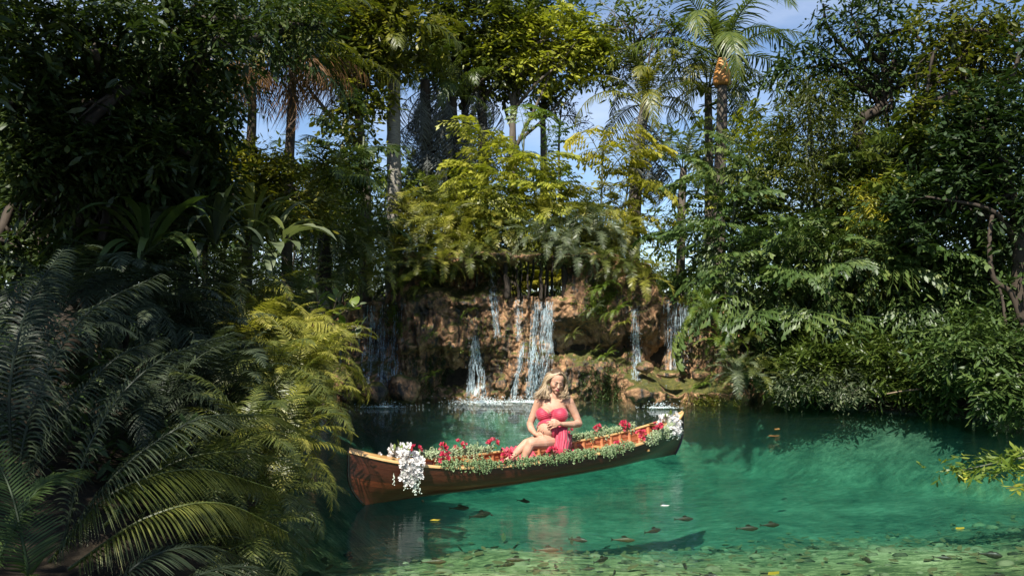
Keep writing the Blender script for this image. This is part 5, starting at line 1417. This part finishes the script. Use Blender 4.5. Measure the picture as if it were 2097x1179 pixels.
for (px, py, Y, sc, mat, n, lab) in [
    (905, 535, 18.25, .75, 'fernlit', 16, 'yellow fern hanging forward over the shaded recess'),
    (960, 530, 18.2, .7, 'fern', 16, 'green fern hanging forward above the short cascade'),
    (1180, 528, 18.2, .7, 'cycad', 16, 'grey green fern hanging from the pillar right of the arch'),
    (1235, 535, 18.2, .75, 'fern', 16, 'green fern hanging above the bright tuft on the block'),
    (855, 545, 18.2, .7, 'fern', 14, 'olive fern hanging at the left end of the overhang'),
    (1290, 545, 18.5, .85, 'fern', 18, 'olive fern drooping at the right shoulder of the cliff'),
    (1318, 575, 18.4, .8, 'fernlit', 16, 'yellow tipped fern over the groove of the slim waterfall'),
    (1262, 560, 18.5, .6, 'fern', 14, 'narrow fern hanging above the green hanging fern patch'),
    (1235, 592, 18.3, .55, 'fresh', 16, 'bright green fern tuft on the block right of the central curtain of water'),
    (1262, 640, 18.2, .5, 'fresh', 14, 'fresh green fern hanging lower on the rock face under the tuft'),
    (1215, 640, 18.25, .42, 'cycad', 12, 'small palm like fern on the rock face right of the central falls'),
    (1278, 665, 18.2, .4, 'fernlit', 10, 'little yellow fern beside the slim waterfall'),
    (1172, 690, 18.2, .35, 'fern', 10, 'small fern under the overhanging block'),
    (862, 590, 18.4, .45, 'fernlit', 12, 'small yellow fern in the shade under the left overhang'),
    (820, 592, 18.4, .45, 'fern', 10, 'little fern at the left end of the shaded recess'),
    (765, 560, 17.6, 1.0, 'fernlit', 18, 'large yellowing fern left of the cliff, over the far left fall'),
    (725, 520, 17.0, 1.05, 'fern', 20, 'olive fern on the bank left of the cliff top'),
    (690, 490, 16.4, 1.0, 'fern', 20, 'wide olive fern in front of the dark arching palm'),
    (745, 480, 17.6, .95, 'fern', 18, 'fern below the foot of the ringed palm trunk'),
    (640, 470, 15.0, 1.0, 'shade', 18, 'dim fern left of the wide olive fern'),
    (700, 560, 16.6, .9, 'fern', 18, 'fern above the round leaved shrub on the left bank'),
    (1450, 640, 17.3, .75, 'fresh', 16, 'fresh green fern palm right of the right waterfall'),
    (1478, 700, 17.0, .65, 'fresh', 14, 'small bright palm like plant on the low rocks at the right'),
    (1510, 765, 16.7, .85, 'cycad', 18, 'dark grey green cycad at the waterline right of the low ledge'),
    (1548, 770, 16.6, .8, 'fern', 14, 'arching fern beside the waterline cycad'),
    (1530, 700, 17.2, .6, 'fern', 12, 'olive fern under the grey canes of the dark fishtail palm'),
    (1440, 790, 16.7, .4, 'fresh', 12, 'low light green fern at the right end of the low ledge'),
    (1240, 730, 18.1, .36, 'fresh', 14, 'light green fern crown on top of the lower mound'),
    (1215, 722, 18.1, .3, 'fern', 10, 'small fern at the left of the lower mound top'),
    (880, 690, 18.2, .3, 'fresh', 10, 'small fern growing from the orange rock drapery'),
    (960, 640, 18.3, .28, 'fresh', 8, 'tiny fern on the wet rock left of the short cascade'),
    (885, 770, 18.0, .35, 'fresh', 10, 'small fern low on the cliff above the brown boulder')]:
    k += 1; R_('fern', lab, 'fern', px, py, Y, L_fern(mat) if sc < .6 else L_cycad(mat), n, scale=(.75 * sc, 1.1 * sc), tilt=(-1.1, .6), seed=k, group='ferns by the cliff', az=(0, 2 * PI) if sc > .6 else FRONT)
# bright fan palms seen through the arch
for k, (px, py, Y, sc, lab) in enumerate([(1062, 590, 23.6, 1.4, 'sunlit yellow fan palm seen through the left half of the arch'), (1134, 590, 23.4, 1.4, 'golden fan palm seen through the right half of the arch'), (1098, 575, 24.6, 1.8, 'pale green fan palm deeper behind the arch')]):
    R_('fan_palm', lab, 'fan palm', px, py + 20, Y, L_fan('gold' if k == 1 else 'yellow'), 14, part='fan_leaf', scale=(.6 * sc, 1.05 * sc), tilt=(-.5, .7), seed=200 + k, az=(-PI * 1.05, .05 * PI), group='fan palms behind the arch')  # bright gold and yellow leaf colour stands in for sunlight behind the arch
for k, (px, py, Y, lab) in enumerate([(838, 575, 18.2, 'small fan leaved plant hanging in the shade of the left overhang'), (868, 568, 18.25, 'second small fan leaved plant under the left overhang, nearer the upper ledge')]):
    R_('fan_palm', lab, 'fan palm', px, py, Y, L_fan('yellow'), 6, part='fan_leaf', scale=(.35, .45), tilt=(-.6, .4), seed=210 + k, az=FRONT, group='fan leaved plants under the overhang')
# moss and creeping plants that hang on the rock
def creeper(label, px, py, w, h, n, mat, seed, size=.045, hang=.2):
    rg = np.random.default_rng(seed); b = MB(); P, tone = [], []
    x = (px + rg.normal(0, .5, n) * w - CX) / F * WY; z_ = CAMZ + (649 - (py + rg.uniform(-.5, .5, n) * h)) / F * WY
    ok = fbm(np.stack([x * 4, 0 * x, z_ * 4], -1), 2, seed) > .42
    x, z_ = x[ok], z_[ok]
    y = wall_front(x, z_)
    strands = []
    for i in range(len(x)):
        L = hang * rg.random(); m = 3 + int(L / .03)
        for j in range(m): strands.append((x[i] + rg.normal(0, .012), y[i] - .03 - .02 * rg.random() - .01 * j, z_[i] - .03 * j))
    P = np.array(strands); p0 = P.mean(0)
    leaf_cloud(b, P - p0, .012, 2, size, .7, rg, .6)
    tag(b.build('creeper', mat, None, smooth=False, loc=p0), label, 'creeper', 'creeping plants on the cliff')
creeper('green moss and creeper on the level top left of the cliff, spilling down its corner', 815, 650, 30, 70, 200, LEAF['fresh'], 1)
creeper('thick green creeper cushion on top of the block right of the central falls', 1238, 600, 55, 60, 420, LEAF['fresh'], 2, hang=.3)
creeper('dark root like creeper hanging down the lower mound', 1238, 770, 50, 90, 320, LEAF['dark'], 3, hang=.35)
creeper('dark creeper on the wet rock under the orange drapery', 880, 760, 45, 80, 260, LEAF['dark'], 4, hang=.3)
creeper('yellow moss patch along the lip above the loose right waterfall', 1392, 610, 60, 10, 160, LEAF['yellow'], 5, hang=.05)
creeper('green creeper trailing over the low ledge at the waterline', 1420, 800, 60, 40, 260, LEAF['olive'], 6, hang=.15)
creeper('light creeper on the rocks below the bright fern palm', 1470, 735, 50, 80, 260, LEAF['fresh'], 7, hang=.2)
creeper('vines hanging from the left overhang', 930, 545, 110, 30, 260, LEAF['olive'], 8, .05, .5)
creeper('vines hanging around the top of the arch', 1130, 528, 90, 20, 140, LEAF['dark'], 9, .05, .2)
creeper('scattered small leaves on the brown rock between the falls', 1000, 690, 90, 120, 160, LEAF['mid'], 10, .04, .1)
# ------------------------------------------------------------------ right bank shrubs
shrub('shrub', 'light green long leaved shrub overhanging the water on the right bank', 'shrub', [(1690, 745, 16.4, 95, 60, 120), (1800, 740, 15.9, 95, 62, 130), (1620, 770, 16.9, 50, 45, 50), (1740, 690, 16.6, 90, 35, 60), (1870, 780, 15.5, 60, 45, 55)],
      LEAF['mid'], 12, .17, .34, .2, .25, 1, foot=(7.4, 16.9))
shrub('shrub', 'bushy grey green shrub low over the water below the bamboo column', 'shrub', [(1650, 785, 16.2, 70, 32, 70), (1740, 790, 15.8, 70, 30, 70)], LEAF['cycad'], 12, .10, .45, .16, .3, 2, foot=(6.9, 16.8))
shrub('shrub', 'dark green shrub reaching down to the water at the right edge', 'shrub', [(2040, 720, 13.9, 90, 60, 130), (2070, 800, 13.5, 70, 60, 100), (1960, 740, 14.6, 80, 50, 90), (2000, 680, 14.8, 90, 50, 80)], LEAF['deep'], 12, .15, .5, .18, .4, 3, foot=(9.6, 14.9))
shrub('shrub', 'shaded leafy shrub on the right bank between the light shrub and the edge', 'shrub', [(1900, 720, 15.8, 60, 60, 80), (1930, 790, 15.3, 50, 40, 50), (1880, 660, 16.2, 70, 40, 60)], LEAF['deep'], 12, .16, .5, .18, .5, 4, foot=(8.6, 16.4))
shrub('shrub', 'small leaved shrub under the dark fishtail palm at the bank', 'shrub', [(1580, 740, 17.3, 40, 50, 60), (1560, 660, 17.8, 45, 50, 55)], LEAF['dark'], 12, .14, .5, .16, .4, 5, foot=(5.9, 18.6))
shrub('shrub', 'thin open shrub with small leaves beside the sky gap right of the cliff', 'shrub', [(1385, 470, 20.5, 40, 60, 40), (1370, 560, 20.2, 50, 40, 40)], LEAF['fresh'], 9, .12, .5, .2, .2, 6, foot=(4.2, 20.6))
b = MB(); p0 = at(1816, 806, 15.2); b.tube(bezier([p0, at(1850, 800, 15.2), at(1878, 797, 15.25), at(1902, 788, 15.4)], 12) - np.array(p0), np.linspace(.012, .022, 12), 6, .6)
tag(b.build('bare_branch', BARK_TAN, None, loc=p0), 'pale bare branch lying just over the water at the right bank', 'branch')
b = MB(); p0 = at(1609, 833, 17.2); b.tube(bezier([p0, at(1610, 815, 17.25), at(1606, 790, 17.4)], 10) - np.array(p0), np.linspace(.035, .022, 10), 6, .6)
tag(b.build('bare_branch', BARK_TAN, None, loc=p0), 'short tan stem standing in the water at the left end of the right bank', 'branch')
shrub('shrub', 'green shrub between the trunks left of the ringed palm', 'shrub', [(700, 400, 18.5, 70, 70, 70), (740, 350, 18.8, 50, 60, 45)], LEAF['mid'], 11, .17, .5, .2, .4, 21, foot=(-3.9, 18.9))
shrub('shrub', 'dim olive shrub behind the dark arching palm, below the open sky at the left', 'shrub', [(620, 400, 16.0, 70, 60, 70), (660, 340, 16.5, 50, 40, 35)], LEAF['olive'], 11, .14, .55, .18, .4, 22, foot=(-4.4, 16.6))
shrub('shrub', 'green shrub filling the cliff top behind the weeping trunks', 'shrub', [(860, 400, 21.0, 70, 50, 60), (930, 380, 21.5, 60, 50, 50)], LEAF['mid'], 11, .2, .5, .22, .4, 23, foot=(-2.0, 21.6))
# leafy spray hanging close to the water at the right edge
def spray(label, px0, py0, px1, py1, Y, n, mat, seed, size=.13):
    rg = np.random.default_rng(seed); P0, P1 = at(px0, py0, Y + .2), at(px1, py1, Y)
    root = thing('leafy_branch', label, 'branch', P0)
    b = MB(); tp = bezier([P0, P0.lerp(P1, .5) + Vector((0, 0, .06)), P1], 16); b.tube(tp - np.array(P0), np.linspace(.02, .006, 16), 6, .4); b.build('stem', CANE, root)
    C = tp[rg.integers(2, 16, n)] + rg.normal(size=(n, 3)) * np.array([.15, .22, .06])
    C[:, 2] = np.maximum(C[:, 2], .04)
    b = MB(); leaf_cloud(b, C - np.array(P0), .06, 6, size, .5, rg, .1); tag(b.build('foliage', mat, root, smooth=False), kind='stuff')
spray('bright yellow green leafy branch hanging over the water at the right edge', 2230, 930, 1955, 966, 9.6, 110, LEAF['fresh'], 1)
spray('second leafy branch end at the right edge, below the bright one', 2230, 985, 2060, 1000, 9.2, 24, LEAF['yellow'], 2)
def floating_leaf(label, px, py, s, mat, rot):
    Y = CAMZ * F / (py - 649); p = at(px, py, Y); p.z = .008
    b = MB(); b.copies(LV, LT, LQ, np.eye(3)[None] * s, np.zeros((1, 3)), np.array([.8])); o = b.build('fallen_leaf', mat, None, loc=p); o.rotation_euler = (.05, .05, rot)
    tag(o, label, 'leaf')
floating_leaf('curled tan leaf floating right of the canoe stern', 1572, 892, .22, LEAF['deadbrown'], .3)
floating_leaf('small tan leaf floating just above the curled tan one', 1588, 879, .2, LEAF['deadbrown'], 1.0)
floating_leaf('bright yellow leaf floating at the bottom edge, right of the middle', 1572, 1172, .13, LEAF['gold'], .6)
floating_leaf('pale pink petal like leaf floating below the stern', 1352, 1033, .10, M_WHITE, .2)
floating_leaf('yellow leaf floating below the bow', 880, 1062, .10, LEAF['gold'], .1)
floating_leaf('orange tipped leaf floating in the right part of the pond', 1957, 1080, .12, LEAF['gold'], .5)

# ------------------------------------------------------------------ left bank
# round leaved shrub in the sun
rr = random.Random(9)
ROUND = lib('round', lambda k: blade_mesh('round_leaf', LEAF['fresh' if k < 2 else 'cycad'], .17, .085, .35, .5, k, .15, .12))
root = thing('round_leaved_shrub', 'shrub with big oval glossy leaves in the sun above the fern bank', 'shrub', at(640, 700, 10.6))
def twig(pts, n):
    c = bezier(pts, 14); b = MB(); b.tube(c - np.array(root.location), np.linspace(.012, .005, 14), 5, .5); b.build('twig', BARK, root)
    for k in range(n):
        q = c[min(13, 3 + int(11 * k / n))]; a = rr.uniform(0, 6.28)
        link('leaf', rr.choice(ROUND), root, Vector(q) - root.location, (rr.uniform(-.5, .5), rr.uniform(-.9, .5), a), rr.uniform(.8, 1.3))
for pts, n in [(((640, 700), (690, 650), (735, 625)), 15), (((640, 700), (700, 670), (756, 672)), 16), (((640, 700), (650, 630), (645, 585)), 14), (((640, 700), (680, 640), (690, 610)), 12), (((650, 700), (700, 690), (735, 690)), 10)]:
    twig([at(x, y, 10.5 - .15 * i) for i, (x, y) in enumerate(pts)], n)

# tufts of strap leaves and big paddle leaves
for k, (px, py, Y, m, n, sc, lab) in enumerate([
    (380, 440, 9.8, L_blade('shade'), 34, 1.1, 'dim strap leaved tuft under the dark crown at the left'),
    (440, 500, 9.2, L_blade('shade'), 30, 1.0, 'strap leaved tuft right of the dim one, above the ferns'),
    (300, 520, 8.6, L_blade('dark'), 30, 1.0, 'dark strap leaved tuft among the hanging roots'),
    (520, 470, 10.5, L_blade('fern'), 26, 1.0, 'yellowish strap leaved tuft left of the paddle leaves'),
    (560, 520, 10.2, L_paddle('cycad'), 9, .95, 'plant with long pale paddle leaves reaching right in the sun'),
    (540, 470, 11.0, L_paddle('fern'), 8, .8, 'paddle leaved plant behind the pale one')]):
    rosette('strap_leaved_plant', lab, 'plant', at(px, py, Y), m, n, part='strap_leaf', scale=(.7 * sc, 1.1 * sc), tilt=(-.9, .5), seed=300 + k, az=(-1.4, 1.0) if k >= 4 else (0, 2 * PI), group='strap leaved plants of the left bank')

# dense ferns of the left bank, from the far end to the viewpoint
FB = [
    # px, py, Y, scale, material, fronds, label
    (600, 640, 10.8, .85, 'fern', 22, 'olive fern at the top of the sunlit fern mound'),
    (520, 640, 10.0, .9, 'fernlit', 22, 'yellow sunlit fern near the top of the left mound'),
    (570, 690, 9.4, .85, 'fernlit', 24, 'bright yellow fern in the heart of the sunlit mound'),
    (500, 700, 9.0, .85, 'fernlit', 22, 'bright yellow fern left of the heart of the mound'),
    (630, 690, 9.6, .75, 'fernlit', 22, 'pale fern reaching out below the round leaved shrub'),
    (650, 745, 9.0, .80, 'fernlit', 24, 'yellow fern overhanging the water on the right of the mound'),
    (610, 770, 8.5, .80, 'fernlit', 24, 'arching fern whose tips point at the bow of the canoe'),
    (560, 760, 8.3, .85, 'fern', 24, 'green fern in the middle of the mound slope'),
    (640, 830, 8.3, .62, 'fernlit', 20, 'fern with hanging tips over the water left of the bow'),
    (590, 850, 7.8, .75, 'fern', 22, 'fern on the lower slope left of the bow'),
    (570, 930, 7.2, .72, 'fernlit', 20, 'hanging yellow green fern just above the waterline'),
    (560, 1020, 6.7, .70, 'fern', 20, 'low fern at the waterline below the hanging one'),
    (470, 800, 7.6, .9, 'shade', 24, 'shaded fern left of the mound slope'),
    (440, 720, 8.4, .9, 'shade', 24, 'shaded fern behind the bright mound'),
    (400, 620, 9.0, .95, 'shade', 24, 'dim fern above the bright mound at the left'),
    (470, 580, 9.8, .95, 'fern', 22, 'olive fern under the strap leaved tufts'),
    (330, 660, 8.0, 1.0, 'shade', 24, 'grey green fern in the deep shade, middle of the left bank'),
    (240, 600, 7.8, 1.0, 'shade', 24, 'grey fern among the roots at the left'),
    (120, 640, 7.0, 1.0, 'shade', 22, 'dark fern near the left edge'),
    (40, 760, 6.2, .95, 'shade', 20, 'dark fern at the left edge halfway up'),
    (500, 900, 6.9, .8, 'fern', 22, 'green fern above the near arching fronds'),
    (430, 990, 6.2, .75, 'fern', 22, 'fern behind the yellow near fronds'),
    (330, 830, 7.0, .9, 'shade', 22, 'shaded fern right of the big grey plumes'),
    (520, 1110, 6.1, .65, 'fern', 20, 'lowest fern by the water at the bottom edge'),
    (610, 610, 12.0, .9, 'fern', 20, 'fern behind the round leaved shrub'),
    (560, 590, 12.5, .9, 'shade', 20, 'dim fern behind the paddle leaves'),
]
for k, (px, py, Y, sc, mat, n, lab) in enumerate(FB):
    rosette('fern', lab, 'fern', at(px, py, Y), (L_bigfern if k % 3 else L_fern)(mat), n, scale=(.75 * sc, 1.2 * sc), tilt=(-1.0, .55), seed=400 + k, group='ferns of the left bank')

# big near plumes: individually shaped fronds that arch across the lower left
def plume(root, pts, mat, pairs, plen, pw, droop, seed, segs=5):
    r = np.random.default_rng(seed); P = bezier([at(*p) for p in pts], 60); o0 = np.array(root.location); b = MB()
    b.tube(P - o0, np.linspace(.012, .004, 60), 6, .2)
    T = unit(np.gradient(P, axis=0)); s = np.linspace(0, 1, 60)
    for i in range(pairs):
        u = .05 + .95 * (i + .5) / pairs; j = int(u * 59)
        p, t_ = P[j], T[j]; side_ = unit(np.cross(t_, [0, 0, 1.0])); up = np.cross(side_, t_)
        e = min(1, .4 + 2.5 * u) * (1 - .72 * u ** 2.4)
        for sd in (-1, 1):
            l = plen * e * r.uniform(.85, 1.12); d = side_ * sd * .85 + t_ * (.40 + .3 * u) + up * (.25 + r.normal() * .1); d /= np.linalg.norm(d)
            q = np.linspace(0, 1, segs + 1); c = p + d * l * q[:, None] + np.array([0, 0, -1]) * (droop * l * q ** 1.8)[:, None] + t_ * (l * .12 * q ** 2)[:, None]
            wd = unit(t_ - d * (t_ @ d)); w = pw * np.interp(q, [0, .2, .7, 1], [.6, 1, .75, .05])
            b.grid(np.stack([c + wd * w[:, None] / 2, c - wd * w[:, None] / 2], 1) - o0, np.clip(.5 + r.normal() * .2, 0, 1))
    b.build('frond', mat, root, smooth=False)
def plumes(label, foot_, mat, fr, seed):
    root = thing('tree_fern', label, 'fern', at(*foot_), 'near tree ferns of the left bank')
    for i, (pts, pairs, plen, pw, droop) in enumerate(fr): plume(root, pts, mat, pairs, plen, pw, droop, seed * 10 + i)
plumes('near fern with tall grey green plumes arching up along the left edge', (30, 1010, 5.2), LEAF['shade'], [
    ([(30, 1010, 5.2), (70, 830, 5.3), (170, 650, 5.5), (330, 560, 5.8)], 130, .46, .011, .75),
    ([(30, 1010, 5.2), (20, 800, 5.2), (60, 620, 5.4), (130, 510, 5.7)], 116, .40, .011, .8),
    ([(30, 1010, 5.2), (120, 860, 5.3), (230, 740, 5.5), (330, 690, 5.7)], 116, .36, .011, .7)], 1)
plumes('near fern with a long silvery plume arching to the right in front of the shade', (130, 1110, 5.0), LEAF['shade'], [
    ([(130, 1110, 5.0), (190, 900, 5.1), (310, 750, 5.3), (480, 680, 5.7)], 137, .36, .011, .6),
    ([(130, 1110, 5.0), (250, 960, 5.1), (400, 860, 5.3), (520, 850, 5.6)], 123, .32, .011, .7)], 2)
plumes('near fern with broad yellow green fronds curving over the bottom left', (100, 1150, 4.9), LEAF['fern'], [
    ([(100, 1150, 4.9), (230, 1010, 5.0), (400, 960, 5.3), (560, 1000, 5.6)], 190, .30, .008, .95),
    ([(140, 1165, 4.9), (300, 1060, 5.0), (450, 1030, 5.2), (590, 1090, 5.5)], 180, .28, .008, 1.0)], 3)
plumes('near olive fern with an arching frond above the yellow fronds', (210, 1020, 5.5), LEAF['fern'], [
    ([(210, 1080, 5.5), (330, 960, 5.6), (480, 925, 5.8), (630, 960, 6.1)], 137, .33, .011, .6),
    ([(260, 1040, 5.7), (400, 880, 5.8), (540, 850, 6.0), (640, 900, 6.2)], 123, .30, .011, .6)], 4)
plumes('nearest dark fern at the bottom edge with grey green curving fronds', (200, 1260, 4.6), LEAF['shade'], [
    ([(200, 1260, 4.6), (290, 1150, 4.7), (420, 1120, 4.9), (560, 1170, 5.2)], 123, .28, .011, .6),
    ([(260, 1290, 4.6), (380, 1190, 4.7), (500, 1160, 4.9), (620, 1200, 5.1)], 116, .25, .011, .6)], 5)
plumes('dark fern in the bottom left corner with fine upright pinnae', (30, 1250, 4.4), LEAF['dark'], [
    ([(60, 1250, 4.4), (50, 1130, 4.4), (20, 1000, 4.5), (-40, 880, 4.6)], 116, .26, .010, .3),
    ([(-40, 1230, 4.4), (30, 1080, 4.5), (90, 990, 4.6), (170, 960, 4.8)], 116, .26, .010, .5)], 6)

# ------------------------------------------------------------------ undergrowth: dense masses nobody could count
def undergrowth(name, boxes, mat, size, slim, seed, per=9, gap=.38):
    rg = np.random.default_rng(seed); C = []
    for (x0, x1, y0, y1, z0, z1, n) in boxes:
        x, y = rg.uniform(x0, x1, n), rg.uniform(y0, y1, n)
        d = shore_dist(x, y); ok = d > -.05; x, y = x[ok], y[ok]
        z_ = ground_h(x, y) + z0 + (z1 - z0) * rg.random(len(x)) ** .8
        p = np.stack([x, y, z_], -1); C.append(p[fbm(p * .9, 3, seed) > gap])
    C = np.concatenate(C); b = MB(); leaf_cloud(b, C, .2, per, size, slim, rg, .4)
    tag(b.build(name, mat, None, smooth=False), kind='stuff')
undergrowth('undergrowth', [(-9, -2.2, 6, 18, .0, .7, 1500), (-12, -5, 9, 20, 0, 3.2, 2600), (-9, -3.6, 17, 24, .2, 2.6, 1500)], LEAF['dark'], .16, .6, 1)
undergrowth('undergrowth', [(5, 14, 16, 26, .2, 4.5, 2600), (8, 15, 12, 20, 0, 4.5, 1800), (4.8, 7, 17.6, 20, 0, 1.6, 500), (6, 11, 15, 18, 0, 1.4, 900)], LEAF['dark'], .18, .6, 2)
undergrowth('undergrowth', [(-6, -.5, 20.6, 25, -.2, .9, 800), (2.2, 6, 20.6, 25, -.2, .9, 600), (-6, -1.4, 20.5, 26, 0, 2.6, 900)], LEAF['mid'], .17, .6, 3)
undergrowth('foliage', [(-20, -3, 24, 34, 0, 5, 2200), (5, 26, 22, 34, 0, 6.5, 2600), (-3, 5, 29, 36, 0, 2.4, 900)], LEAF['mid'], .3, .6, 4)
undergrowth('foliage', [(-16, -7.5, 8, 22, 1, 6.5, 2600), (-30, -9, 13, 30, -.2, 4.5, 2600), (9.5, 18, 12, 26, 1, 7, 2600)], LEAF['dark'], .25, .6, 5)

# ------------------------------------------------------------------ fish
def fish_mesh(name, mat, slim):
    b = MB(); n = 14; s = np.linspace(0, 1, n)
    r = np.interp(s, [0, .06, .3, .6, .88, 1], [.01, .07, .16, .12, .035, .03]) * slim
    a = np.linspace(0, 2 * PI, 9)[:-1]
    V = np.stack([np.stack([np.full(8, .5 - x), np.cos(a) * q * .55, np.sin(a) * q * 1.15], -1) for x, q in zip(s, r)])
    i = np.arange(n - 1)[:, None] * 8 + np.arange(8); j = np.arange(n - 1)[:, None] * 8 + (np.arange(8) + 1) % 8
    b.add(V.reshape(-1, 3), None, np.stack([i, j, j + 8, i + 8], -1).reshape(-1, 4), np.repeat(np.where((np.arange(n) % 3 == 0), .1, .8), 8))
    return b.mesh(name, mat)
M_FISH = simple_mat('fish_scales', (0.006, 0.007, 0.005), (0.026, 0.024, 0.014), 9, 0.45, 0, None, .5, .9)
M_FISHP = simple_mat('striped_fish_scales', (0.010, 0.009, 0.005), (0.060, 0.048, 0.018), 9, 0.5, 0, None, .5, 1.3)
FISH = [fish_mesh('body', M_FISH, 1.0), fish_mesh('body', M_FISHP, .62), fish_mesh('body', M_FISH, .7)]
b = MB(); b.add([(0, 0, 0), (-.16, 0, .10), (-.11, 0, 0), (-.16, 0, -.10), (0, .006, 0), (-.11, .006, 0)], [(0, 1, 2), (0, 2, 3)]); TAIL = b.mesh('tail_fin', M_FISH)
b = MB(); b.add([(.12, 0, 0), (-.05, .012, .09), (-.16, 0, .07), (-.18, 0, 0), (.0, .0, .1)], [(0, 4, 3), (4, 1, 2), (4, 2, 3)]); DORSAL = b.mesh('dorsal_fin', M_FISH)
def fish(label, px, py, L, yaw, kind, depth=.26):
    Y = (CAMZ + depth) * F / (py - 649); p = at(px, py, Y); p.z = -depth
    zb = gz(p.x, p.y)
    if p.z < zb + .05: p.z = min(-.06, zb + .08)
    root = thing('fish', label, 'fish', p, 'fish in the clear pond', yaw)
    root.scale = (L * .8,) * 3
    link('body', FISH[kind], root); link('tail_fin', TAIL, root, (-.46, 0, 0)); link('dorsal_fin', DORSAL, root, (.05, 0, .11))
for a_ in [
    ('small dark fish close under the keel near the bow', 866, 1022, .12, 2.0, 0), ('brown fish under the hull, right of the bow', 942, 1036, .26, 0.1, 2), ('long dim fish slanting below the hull left of the middle', 985, 1050, .34, .7, 2),
    ('dark slim fish under the middle of the canoe', 1073, 1022, .20, -.5, 2), ('tiny dark fish right of the long dim one', 1007, 1050, .08, 2.2, 0), ('spotted yellow fish nearest the reflection of the woman', 1058, 1140, .24, 3.1, 1),
    ('second spotted yellow fish, just left of the first', 1038, 1150, .20, .5, 1), ('long spotted fish left of the spotted pair', 890, 1144, .26, .05, 1), ('plump brown fish seen from above under the reflection of the woman', 1137, 1152, .14, -1.5, 0),
    ('thin fish crossing the reflection of the woman', 1122, 1120, .26, .05, 1), ('dim fish slanting right of the reflection of the woman', 1185, 1100, .22, -.4, 2), ('pale brown fish swimming up to the right near the bottom', 1232, 1140, .24, .8, 2),
    ('small spotted fish below the pale brown one', 1204, 1158, .16, .3, 1), ('dark fish with a pale band at the bottom edge', 1258, 1166, .15, 1.3, 0), ('plump dark fish with a pale belly near the bottom, right of the banded one', 1402, 1152, .17, -1.5, 0),
    ('grey fish in the middle distance right of the stern reflection', 1402, 1058, .24, .1, 2), ('slim fish slanting up in the middle of the green water', 1338, 1082, .26, .6, 2), ('fish lying level below the stern', 1278, 1100, .26, -.1, 1),
    ('dark fish at the right, half way down the pond', 1532, 1077, .26, 0, 2), ('brown fish next to the dark one at the right', 1578, 1070, .24, .1, 2), ('small black fish near the bottom edge right of the middle', 1548, 1124, .10, 1.0, 0),
    ('small fish with a raised tail in the right part of the pond', 1774, 1140, .16, -1.2, 0), ('dark fish near the right edge of the pond', 2030, 1130, .22, -.5, 0), ('dim fish left of the dark right edge fish', 1932, 1136, .18, -.4, 2),
    ('dark slender fish by the lower right corner', 2040, 1172, .2, 0, 2), ('dim fish lying on the sandy patch near the bottom', 1455, 1172, .2, -.5, 2)]:
    fish(*a_)
